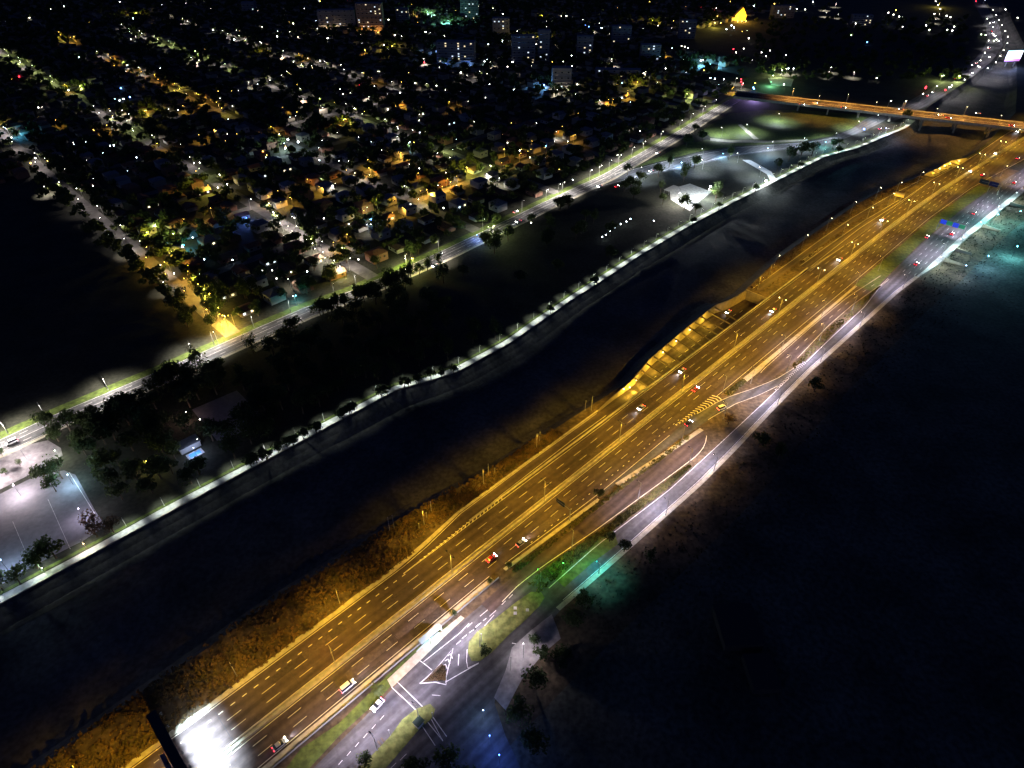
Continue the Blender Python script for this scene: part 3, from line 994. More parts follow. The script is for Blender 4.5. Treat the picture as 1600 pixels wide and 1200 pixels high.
# lamps at the river edge of the embankment
for (px, py) in ((1218, 399), (1262, 367), (1300, 341), (1338, 315), (1377, 293), (1409, 285), (1443, 269)):
    q = P(px, py, 10); u, v = to_uv(q)
    lamp('edge', W(u, min(v + 1.4, BANK(u) - 0.7), 0), ROT + math.pi, 'single amber lamp at the river edge of the motorway embankment', 'amber lamps at the river edge', 10, (1,), G_SOD, C_SOD, 8000, 1.0, 1.2, 1.2, cmin=0.1, shield=TO_SE)
for (px, py) in ((1325, 351), (1364, 324), (1397, 302), (1574, 259)):
    q = P(px, py, 10); u, v = to_uv(q)
    lamp('edge', W(u, v + 1.4, 0), ROT + math.pi, 'single amber lamp beside the inner slip road on the embankment', 'amber lamps by the inner slip road', 10, (1,), G_SOD, C_SOD, 8000, 1.0, 1.2, 1.2, cmin=0.1, shield=TO_SE)
for (u, v) in ((-42, 23), UVP(370, 1056), UVP(531, 943), (86, 25.5), (118, 25), (150, 24), (188, 23.3), (352, 24), (372, 27)):
    lamp('edge2', W(u, v, 0), ROT + math.pi, 'amber verge lamp standing on the scrubby strip between motorway and river', 'amber lamps on the scrubby strip', 9, (1,), G_SOD, C_SOD, 5600, 1.0, 1.2, 1.1, lr=0.17, cmin=0.3, name='verge_lamp')
for (u, v) in ((-30, -16.5), (200, -20.5), (246, -14.5), (300, -18.2), (350, -18.2), (398, -18.2), (262, -21), (228, -25.5), (158, -27), (120, -23.5), (190, -31), (325, -28.5), (370, -28), (285, -29), (430, -20)):
    lamp('edge3', W(u, v, 0), ROT, 'amber lamp on the south side verge of the motorway beside the slip road', 'amber lamps on the slip road verge', 10, (1,), G_SOD, C_SOD, 5200, 1.0, 1.6, 1.3, lr=0.17, name='verge_lamp')
# wall lamps in the cutting
for (x, y) in ((440, 600), (690, 405), (320, 715), (210, 850), (810, 300), (85, 960), (560, 500), (130, 905)):
    u, v = UVP(*Z1(x, y))
    vo = TR_OUT(max(190, u)) - 0.45
    mb = MB(); mb.box((0, 0, 0), (0.5, 0.25, 0.2))
    o = mb.ob('wall_lamp', G_SOD)
    zz = -2.4 if u > 215 else -0.1
    o.location = W(u, vo, zz); o.rotation_euler = (0, 0, ROT)
    tag(o, 'amber wall lamp on the outer wall of the sunken ramp', 'wall lamp', 'wall lamps in the sunken ramp')
    light(W(u, vo - 3.4, zz - 0.3), (1.0, 0.64, 0.05), 3600, 'POINT', 165, 0.3)
for k in range(5):
    u = 650 + k * 11
    light(W(u, T2_OUT(u) - 1.2, -1.2), (1.0, 0.62, 0.05), 3000, 'POINT', 165, 0.3)
    mb = MB(); mb.box((0, 0, 0), (0.7, 0.35, 0.3))
    o = mb.ob('wall_lamp', G_SOD); o.location = W(u, T2_OUT(u) - 0.6, -0.8); o.rotation_euler = (0, 0, ROT)
    tag(o, 'amber wall lamp in the short distant cutting before the overpass', 'wall lamp', 'wall lamps in the distant cutting')
# overpass lamps
for i, s in enumerate(frange(0, BL, 30)[:-1]):
    t = -BW + 1 if i % 2 else BW - 0.3
    p = bpt(s, t, 8)
    lamp('br', p, ROTB + (0 if t < 0 else math.pi), 'amber lamp post standing on the overpass parapet', 'amber lamps on the overpass', 10, (1,), G_SOD, (1.0, 0.5, 0.1), 19000, 1.0, 1.8, 1.4, cmin=0.2)
# river path lamps
i = -6
while i < 53:
    u = 0.6 + 15.1 * i
    i += 1
    v = RIV_NW(u) + 5.6
    lamp('path', W(u, v, 0), ROT + math.pi, 'slim white lamp post beside the lit riverside path', 'white lamps along the riverside path', 5.2, (1,), G_GRN, (0.90, 1.0, 0.92), 2900 if u < 480 else 4200, 0.8, 1.0, 0.9, angle=150, lr=0.2, cmin=0.48, name='path_lamp', cat='path lamp')
# avenue lamps
AV = [(5, 668), (65, 640), (170, 603), (305, 545), (332, 523), (405, 504), (465, 480), (537, 455), (545, 425), (642, 402), (700, 383), (770, 350), (835, 322), (905, 300), (940, 272), (968, 256), (985, 248),
      (1012, 238), (1028, 228), (1055, 212), (1080, 193), (1100, 183), (1120, 172), (1140, 162), (892, 290), (870, 303), (955, 265), (0, 690)]
for (px, py) in AV:
    u, v = UVP(px, py, 8)
    lamp('ave' if px < 860 else 'avef', W(u, AVE(u) + 6.2, 0), ROT, 'white lamp post on the grass side of the long avenue', 'white lamps along the avenue', 9, (-1,), G_WHT, (1.0, 0.93, 0.86), (27000 if px in (5, 170, 305) else 6500) if px < 860 else 19000, 1.0, 1.8, 0.9, lr=0.2 if px < 860 else 0.3, cmin=0.34, name='avenue_lamp')
# side road lamps, cool lilac light
for (px, py) in ((590, 1172), (655, 1125), (750, 1010), (880, 930), (968, 868), (1040, 805), (1118, 737), (1210, 630), (1268, 560), (1330, 505), (1400, 447), (1452, 395), (1480, 360), (1530, 320), (1567, 275), (1590, 262), (1600, 245)):
    u, v = UVP(px, py)
    if u > 105:
        v = RR_SE(u) - 1.2
    pw = (25000 if px > 800 else (26000 if px == 750 else 16000)) if px < 1400 else 16000
    if px in (880, 968):
        continue
    lamp('side', W(u, v, 0), ROT, 'cool white lamp post at the hillside edge of the side road', 'cool lamps along the side road', 9, (1,), G_WHT, C_LIL, pw, 1.0, 1.6, 1.2, lr=0.18, cmin=0.08, shield=TO_NW)
for (u, v, c, pw, nm) in ((118, -38.5, (0.1, 0.85, 0.9), 4800, 'teal'), (100, -25.5, (0.12, 0.9, 0.2), 1700, 'green')):
    lamp('tint_' + nm, W(u, v, 0), ROT, nm + ' tinted lamp lighting the dark stretch beside the green triangle of grass', 'x' + nm, 6, (1,), glow(nm + '_lens', c, 10), c, pw, 0.9, 1.2, 1.0)
for o in bpy.data.objects:
    if o.get('group') in ('xteal', 'xgreen'):
        del o['group']
for (u, v, pw) in ((462, -47, 5000), (500, -47.5, 6000), (540, -49, 6000), (580, -50, 6000), (620, -52, 6000)):
    lamp('prom', W(u, v, 0), ROT, 'cool white mast lamp over the bright promenade wall', 'mast lamps over the promenade', 8, (1,), G_COOL, (0.66, 0.95, 0.95), pw * 2.2, 1.0, 1.2, 0.9, cmin=0.1)
# loops and far road
for (px, py) in ((1005, 262), (1050, 246), (1100, 233), (1155, 240), (1210, 222), (1260, 216), (1310, 208), (1345, 190), (1375, 180), (1190, 262), (1130, 200), (1170, 195), (1220, 178), (1100, 250)):
    u, v = UVP(px, py, 8)
    lamp('loop', W(u, v, 0), ROT, 'white lamp post beside the curving slip roads of the interchange', 'white lamps at the interchange loops', 8, (1,), G_WHT, (0.74, 0.86, 1.0), 18000, 1.0, 1.4, 1.2, cmin=0.16, name='slip_road_lamp')
NE_R = [(1538, 0), (1550, 15), (1555, 23), (1559, 31), (1564, 39), (1569, 48), (1573, 57), (1572, 67), (1566, 78), (1561, 87), (1554, 97), (1541, 106)]
NE_L = [(1541, 29), (1545, 36), (1550, 42), (1549, 52), (1543, 63), (1542, 74), (1537, 82), (1530, 94), (1526, 103), (1517, 101), (1505, 124), (1485, 133), (1462, 134), (1440, 146), (1413, 158), (1390, 157)]
for (px, py) in NE_R + NE_L:
    q = P(px, py, 9)
    lamp('far', (q.x, q.y, 0), ROT + math.pi, 'bright white lamp lining the winding road beyond the overpass', 'white lamps on the winding far road', 9, (1,), G_WHT, (0.95, 0.90, 1.0), 30000, 1.8, 1.4, 1.2, cmin=0.12, shield=TO_SE, name='road_lamp')

# ------------------------------------------------------------------ trees
def crown_mesh(name, r, n, q, m, seed, hz=0.85, lobes=7):
    g = np.random.default_rng(seed)
    cs = []
    for i in range(lobes):
        a = g.uniform(0, 6.28); d = g.uniform(0.15, 0.62) * r
        cs.append((d * math.cos(a), d * math.sin(a), g.uniform(-0.3, 0.45) * r * hz, g.uniform(0.38, 0.62) * r))
    vs = np.zeros((n * 4, 3)); k = 0
    while k < n:
        c = cs[g.integers(lobes)]
        d = g.normal(size=3); d /= np.linalg.norm(d)
        rr = c[3] * g.uniform(0.55, 1.08)
        p = np.array([c[0], c[1], c[2]]) + d * rr * np.array([1, 1, hz])
        a = g.normal(size=3); a /= np.linalg.norm(a)
        nrm = d * 0.8 + a * 0.7
        t = np.cross(nrm, g.normal(size=3)); t /= np.linalg.norm(t) + 1e-6
        b = np.cross(nrm, t); b /= np.linalg.norm(b) + 1e-6
        s = q * g.uniform(0.6, 1.25)
        vs[k * 4:(k + 1) * 4] = [p - t * s - b * s * .6, p + t * s - b * s * .5, p + t * s * .7 + b * s * .6, p - t * s * .6 + b * s * .7]
        k += 1
    return mesh(name, vs.tolist(), [(4 * i, 4 * i + 1, 4 * i + 2, 4 * i + 3) for i in range(n)], m)


CROWNS = {
    'round': [crown_mesh('crown', 4, 620, 0.34, LEAF, s) for s in (1, 2, 3)],
    'mid': [crown_mesh('crown', 4, 560, 0.34, LEAF2, s) for s in (4, 5)],
    'dry': [crown_mesh('crown', 4, 420, 0.30, LEAF3, s) for s in (6,)],
    'tall': [crown_mesh('crown', 3.2, 560, 0.32, LEAF, s, 1.7) for s in (7, 8)],
}


def palm_crown():
    mb = MB()
    for i in range(16):
        a = i * 2.399
        up = 0.7 - 0.5 * (i % 3)
        pr = None
        for j in range(6):
            t = j / 5
            r = 2.6 * t
            zz = up * 1.6 * t - 1.7 * t * t
            c = Vector((r * math.cos(a), r * math.sin(a), zz))
            w = 0.34 * (1 - t) * (0.4 + t) * 2
            n = Vector((-math.sin(a), math.cos(a), 0)) * w
            if pr:
                mb.quad(pr[0], pr[1], c + n, c - n)
            pr = (c - n, c + n)
    return mb.mesh('crown', LEAF2)


CROWNS['palm'] = [palm_crown()]


def trunk_mesh(h, r):
    mb = MB()
    mb.tube((0, 0, 0), (0.1, 0.05, h * .6), r, r * .7, 7)
    mb.tube((0.1, 0.05, h * .6), (0, 0, h), r * .7, r * .35, 7)
    for a in (0.3, 2.4, 4.5):
        mb.tube((0.08, 0.04, h * .55), (1.3 * math.cos(a), 1.3 * math.sin(a), h * .95), r * .4, r * .15, 5)
    return mb.mesh('trunk', BARK)


TRUNK = trunk_mesh(4.6, 0.26)
PTRUNK = trunk_mesh(5.2, 0.2)


def tree(kind, loc, r, label, group=None, name='tree'):
    t = thing(name, label, 'tree', loc, random.uniform(0, 6.28), group)
    s = r / 4.0
    obm('trunk', TRUNK if kind != 'palm' else PTRUNK, t).scale = (s, s, s)
    c = obm('crown', random.choice(CROWNS[kind]), t, (0, 0, (5.2 if kind != 'tall' else 6.6) * s))
    if kind == 'palm':
        s = r / 2.6
        c.location = (0, 0, 4.9 * r / 4.0)
    c.scale = (s, s, s * random.uniform(0.9, 1.1))
    return t


NT = [((759, 1022), 2.4, 'round', 'small dark tree on the round end of the lit traffic island'),
      ((834, 1005), 2.3, 'round', 'small dark tree at the road edge beside the plaza corner'),
      ((845, 1028), 3.4, 'round', 'bushy tree catching lamp light at the plaza corner'),
      ((590, 1082), 2.7, 'palm', 'feathery palm-like tree on the kerb between the junction and the motorway'),
      ((710, 966), 1.9, 'tall', 'small dark tree on the verge between motorway and frontage road'),
      ((573, 1195), 2.7, 'round', 'ragged dark tree at the lower tip of the bottom traffic island'),
      ((655, 1215), 4.6, 'round', 'big dark tree at the bottom edge below the pedestrian crossing'),
      ((700, 1200), 4.4, 'mid', 'leafy tree among the dark trees beside the blue-lit forecourt'),
      ((725, 1225), 4.6, 'round', 'dark tree at the bottom edge next to the forecourt'),
      ((765, 912), 1.4, 'round', 'tiny tree on the kerb beside the dark frontage road'),
      ((795, 888), 1.6, 'round', 'small tree by the motorway kerb just below the sign gantry'),
      ((935, 778), 2.6, 'mid', 'round shrub-like tree in the gap of the kerb strip'),
      ((1137, 664), 3.8, 'dry', 'brownish tree inside the hook of the frontage road'),
      ((1272, 612), 4.4, 'round', 'dark tree crowding the hillside edge where the ramps merge'),
      ((1185, 698), 4.6, 'round', 'large dark tree on the hillside below the side road bend'),
      ((1215, 720), 4.5, 'tall', 'tall dark tree behind the hillside tree below the bend'),
      ((975, 862), 3.0, 'round', 'dark tree hiding the side road above the teal lit stretch'),
      ((952, 846), 2.6, 'mid', 'small tree at the tip of the green grass triangle'),
      ((910, 948), 3.8, 'mid', 'tree on the slope just below the teal lit road'),
      ((893, 978), 4.0, 'round', 'dark tree behind the rounded wall of the plaza corner'),
      ((1015, 880), 3.2, 'tall', 'narrow dark tree on the hillside beside the side road'),
      ((875, 1040), 4.4, 'round', 'dark tree on the slope behind the plaza corner'),
      ((835, 1075), 4.6, 'round', 'dark tree on the slope right of the junction'),
      ((810, 1125), 4.8, 'mid', 'tree edging the blue-lit forecourt'),
      ((835, 1170), 5.0, 'round', 'dark tree right of the forecourt near the bottom edge'),
      ((88, 872), 6.0, 'round', 'large dark tree beside the lilac court and the riverside path'),
      ((60, 888), 4.8, 'round', 'second dark tree overlapping the large one by the riverside path'),
      ((32, 912), 4.4, 'mid', 'bushy tree at the lower corner of the lilac court'),
      ((5, 922), 4.0, 'mid', 'tree at the left edge above the riverside path'),
      ((152, 838), 5.6, 'dry', 'brownish leafless-looking tree lit at the corner of the court'),
      ((178, 832), 4.6, 'dry', 'reddish brown tree right of the lit court corner'),
      ((78, 672), 5.2, 'round', 'dark tree hanging over the avenue at the left'),
      ((92, 690), 5.0, 'round', 'dark tree at the right end of the lit plaza'),
      ((75, 752), 5.0, 'round', 'dark tree between the lit plaza and the court'),
      ((98, 748), 5.0, 'tall', 'tall dark tree at the top corner of the court'),
      ((88, 768), 4.4, 'round', 'dark tree leaning over the court from its upper edge'),
      ((32, 728), 1.8, 'round', 'small round tree standing in the bright plaza'),
      ((10, 742), 1.8, 'round', 'small round tree nearest the left edge of the bright plaza'),
      ((4, 712), 2.0, 'mid', 'small tree at the avenue side of the bright plaza'),
      ((310, 597), 4.6, 'tall', 'dark tree poking over the avenue left of the street corner'),
      ((345, 577), 3.6, 'round', 'dark tree poking over the avenue right of the street corner'),
      ((1097, 222), 5.6, 'round', 'dark tree beside the avenue where the loop begins'),
      ((1085, 208), 5.0, 'round', 'smaller dark tree in the middle of the avenue fork'),
      ((985, 298), 6.0, 'round', 'big dark tree between avenue and slip road'),
      ((975, 300), 5.0, 'round', 'dark tree next to the big one between avenue and slip road'),
      ((1045, 262), 4.6, 'tall', 'dark tree on the edge of the blue lit slip road'),
      ((1138, 250), 5.4, 'tall', 'tall dark tree in the park inside the loop'),
      ((1250, 248), 8.0, 'round', 'broad dark tree where the riverside path meets the loop'),
      ((1232, 252), 6.5, 'round', 'dark tree left of the broad one at the loop'),
      ((1268, 244), 6.0, 'mid', 'tree right of the broad one at the loop'),
      ((1412, 192), 6.5, 'round', 'dark tree under the overpass at the river edge'),
      ((1300, 232), 4.5, 'round', 'dark tree by the teal lit kerb of the loop'),
      ((1310, 230), 4.0, 'mid', 'small tree by the teal lit kerb of the loop'),
      ((1086, 334), 4.4, 'round', 'dark tree at the corner of the floodlit court'),
      ((1118, 315), 5.0, 'mid', 'tree catching light right of the floodlit court'),
      ((830, 350), 4.2, 'round', 'dark tree in the avenue near the bus'),
      ((888, 325), 6.0, 'round', 'dark tree over the avenue beyond the junction'),
      ((875, 330), 5.0, 'round', 'dark tree left of the one over the avenue beyond the junction')]
for (px, r, k, lab) in NT:
    q = P(*px)
    tree(k, (q.x, q.y, 0), r, lab)

occupied = []


def clear_spot(u, v):
    # keep lit spots open
    for (a, b, r) in OPEN:
        if (u - a) ** 2 + (v - b) ** 2 < r * r:
            return False
    return True


OPEN = []
for (px, py, r) in ((300, 695, 5), (228, 725, 8), (1078, 305, 20), (345, 655, 14), (985, 350, 26), (790, 500, 8), (290, 648, 5), (1100, 290, 15), (1130, 260, 10), (370, 640, 10)):
    a, b = UVP(px, py)
    OPEN.append((a, b, r))


def ok_tree(u, v, r):
    if not clear_spot(u, v):
        return False
    for (a, b, c) in occupied:
        if (a - u) ** 2 + (b - v) ** 2 < ((0.33 if u < 70 else 0.50) * (c + r)) ** 2:
            return False
    return True


n_park = 0
tries = 0
while n_park < 180 and tries < 30000:
    tries += 1
    u = random.uniform(2, 560) ** 1.0
    near = random.random() < 0.80
    if near:
        u = random.uniform(2, 70) if random.random() < 0.45 else random.uniform(60, 200)
    v = random.uniform(RIV_NW(u) + 9, AVE(u) - 13)
    r = random.uniform(4.0, 6.4)
    if u < 24 and v < 170 and v < 118:
        continue
    if 50 < u < 110 and v > 185 and random.random() < .5:
        continue
    if not ok_tree(u, v, r) or not in_view(W(u, v, 4)):
        continue
    occupied.append((u, v, r))
    near_path = v < RIV_NW(u) + 20
    near_ave = v > AVE(u) - 25
    if near_path:
        lab, g = 'dark tree in the row behind the riverside path lamps', 'trees behind the riverside path'
    elif near_ave:
        lab, g = 'dark tree bordering the river side of the avenue', 'trees bordering the avenue'
    else:
        zn = 'of the park next to the lit court' if u < 40 else ('of the park around the blue pool house' if u < 85 else ('of the park by the faint clay court' if u < 140 else 'in the far unlit end of the park'))
        lab, g = 'dark tree ' + zn, 'dark trees ' + zn
    kd = random.choice(['round', 'round', 'mid', 'tall'])
    lab = ('large ' if r > 5.4 else 'small ' if r < 4.5 else '') + {'round': 'round ', 'mid': 'paler round ', 'tall': 'tall narrow '}[kd] + lab
    tree(kd, W(u, v, 0), r, lab, g)
    n_park += 1
# trees that overhang the path where it disappears
for (px, py) in ((405, 728), (440, 712), (478, 690), (455, 705), (542, 660), (548, 650), (628, 603), (668, 590), (420, 722), (396, 733), (462, 700), (500, 682), (560, 655), (598, 622), (606, 618), (640, 606), (655, 601), (690, 590), (712, 586), (862, 492), (928, 447), (1085, 352), (1122, 328), (1180, 300), (1240, 262), (1310, 240)):
    q = P(px, py); u, v = to_uv(q)
    tree('round', W(u, RIV_NW(u) + random.uniform(-0.3, 0.8), 0), random.uniform(3.0, 3.9), 'dark tree overhanging the riverside path and hiding its lamps', 'trees overhanging the riverside path')

for (pa, pb, n_) in ((205, 300, 7), (448, 625, 26), (735, 760, 3), (570, 690, 6), (845, 870, 2)):
    for _ in range(n_):
        x_ = random.uniform(pa, pb)
        u_, v_ = UVP(x_, 690 - 0.43 * x_)
        kd = random.choice(['tall', 'round'])
        r_ = random.uniform(3.8, 5.6)
        tree(kd, W(u_, AVE(u_) - random.uniform(9.5, 13), 0), r_, '%s %s dark tree hiding the dim stretch of the avenue, %s' % ('large' if r_ > 4.7 else 'small', {'tall': 'narrow', 'round': 'round'}[kd], 'left of the pale street' if x_ < 530 else 'right of the pale street'), 'trees hiding the avenue')

# ------------------------------------------------------------------ the neighbourhood: streets, houses, trees
ST_U = [94 + 94.5 * k for k in range(-3, 14)]
ST_V = [285, 365, 450, 535, 640, 745, 850, 960, 1080, 1200, 1330, 1480, 1640]


def city(u, v):
    if v < AVE(min(u, 755)) + 13 or v > 1750:
        return False
    if u < 88 and v < 560:
        return False
    if u > 760 and v < 330:
        return False
    if u > 900 and v < 520:
        return False
    return True


mk = MB()
for u in ST_U:
    v0 = AVE(min(u, 755)) + 8
    if u < 90:
        v0 = 560
    if u > 760:
        v0 = 340 if u < 900 else 530
    mk.line([W(u, v0), W(u, 1700)], 9, 0.045)
for v in ST_V:
    mk.line([W(-200 if v > 560 else 94, v), W(740 if v < 340 else (880 if v < 530 else 1500), v)], 8, 0.06)
mk.ob('street', ASPH_C, kind='structure')


def near_street(u, v, d):
    return min(abs(u - s) for s in ST_U) < d or min(abs(v - s) for s in ST_V) < d


ROOFS = [mat('clay_tile_roof', (0.16, 0.07, 0.04), 0.8, var=0.3, scale=1), mat('grey_sheet_roof', (0.13, 0.13, 0.13), 0.6, var=0.2, scale=1), mat('brown_shingle_roof', (0.09, 0.06, 0.04), 0.85, var=0.3, scale=1)]
WALLS = [mat('cream_render', (0.26, 0.24, 0.19), 0.9, var=0.1, scale=1), mat('white_render', (0.34, 0.34, 0.32), 0.9, var=0.08, scale=1), mat('brick_render', (0.17, 0.09, 0.065), 0.9, var=0.15, scale=1)]
RN = ['clay tile', 'grey sheet', 'brown shingle']
WN = ['cream', 'white', 'brick']
G_WINW = glow('lit_window_warm', (1.0, 0.82, 0.5), 2.5)
G_WINC = glow('lit_window_cool', (0.8, 0.9, 1.0), 2.5)
HV = []
for i in range(6):
    w, d, h = 9 + 1.4 * (i % 3), 8 + (i % 2) * 2, 3.0 + 2.6 * (i % 2)
    mb = MB(); mb.box((0, 0, h / 2), (w, d, h)); wl = mb.mesh('wall', WALLS[i % 3])
    mb = MB()
    e, rh = 0.5, 1.9
    X, Y = w / 2 + e, d / 2 + e
    ri = (w / 2 - d / 2 * 0.8) if i % 2 else X
    mb.add([(-X, -Y, h), (X, -Y, h), (X, Y, h), (-X, Y, h), (-ri, 0, h + rh), (ri, 0, h + rh)], [(0, 1, 5, 4), (2, 3, 4, 5), (1, 2, 5), (3, 0, 4), (3, 2, 1, 0)])
    rf = mb.mesh('roof', ROOFS[(i + i // 3) % 3])
    wins = []
    for x in (-w * .28, w * .26):
        for sy in (-1, 1):
            wins.append(((x, sy * (d / 2 + 0.02), h * 0.55)))
    HV.append((wl, rf, wins, w, d, WN[i % 3], RN[(i + i // 3) % 3]))
mb = MB(); mb.box((0, 0, 0), (1.5, 0.08, 1.2))
WIN = {'dark': mb.mesh('window', GLASS), 'warm': mb.mesh('window', G_WINW), 'cool': mb.mesh('window', G_WINC)}

hs = []
for bu in range(len(ST_U) - 1):
    for bv in range(-1, len(ST_V) - 1):
        v0 = ST_V[bv] if bv >= 0 else 215
        v1 = ST_V[bv + 1]
        for iu in range(4):
            for iv in range(max(2, int((v1 - v0) / 21))):
                nv = max(2, int((v1 - v0) / 21))
                u = ST_U[bu] + 16 + iu * 20.8 + random.uniform(-2, 2)
                v = v0 + (iv + 0.5) * (v1 - v0) / nv + random.uniform(-2, 2)
                if not city(u, v) or v < AVE(min(u, 755)) + 20 or near_street(u, v, 9.5) or not in_view(W(u, v, 3)):
                    continue
                q = W(u, v, 0)
                hs.append((q.length, u, v))
hs.sort()
HOUSE_SP = [(u, v) for _, u, v in hs]
far_w, far_r = MB(), MB()
NH = 230
for i, (_, u, v) in enumerate(hs):
    vi = random.randrange(6)
    wl, rf, wins, w, d, wn_, rn_ = HV[vi]
    rz = ROT + random.choice((0, math.pi / 2)) + random.uniform(-.05, .05)
    if i < NH:
        zone = 'nearest the avenue' if v < 285 else ('second row back' if v < 365 else 'deep in the blocks')
        lit = random.random()
        st = 'lit' if lit < 0.12 else 'dark'
        zone += ', ' + ('left of the pale street' if u < 188 else 'right of the pale street' if u < 283 else 'past the third street' if u < 378 else 'past the fourth street')
        t = thing('house', '%s %s-roofed house, %s windows, %s' % (wn_, rn_.replace(' ', '-'), st, zone), 'house', W(u, v, 0), rz, '%s %s roofed houses %s %s' % (wn_, rn_, zone, st))
        obm('wall', wl, t); obm('roof', rf, t)
        for k, p in enumerate(wins):
            obm('window', WIN['dark' if (st == 'dark' or k % 2) else random.choice(('warm', 'cool'))], t, p)
    else:
        M = Matrix.Translation(W(u, v, 0)) @ Matrix.Rotation(rz, 4, 'Z')
        far_w.add([x.co for x in wl.vertices], [tuple(f.vertices) for f in wl.polygons], M)
        far_r.add([x.co for x in rf.vertices], [tuple(f.vertices) for f in rf.polygons], M)
fo = far_w.ob('far_houses', WALLS[0], kind='stuff')
tag(fo, 'hundreds of distant low houses packed across the unlit suburb', 'houses')
far_r.ob('far_roofs', ROOFS[2], fo, kind='stuff')

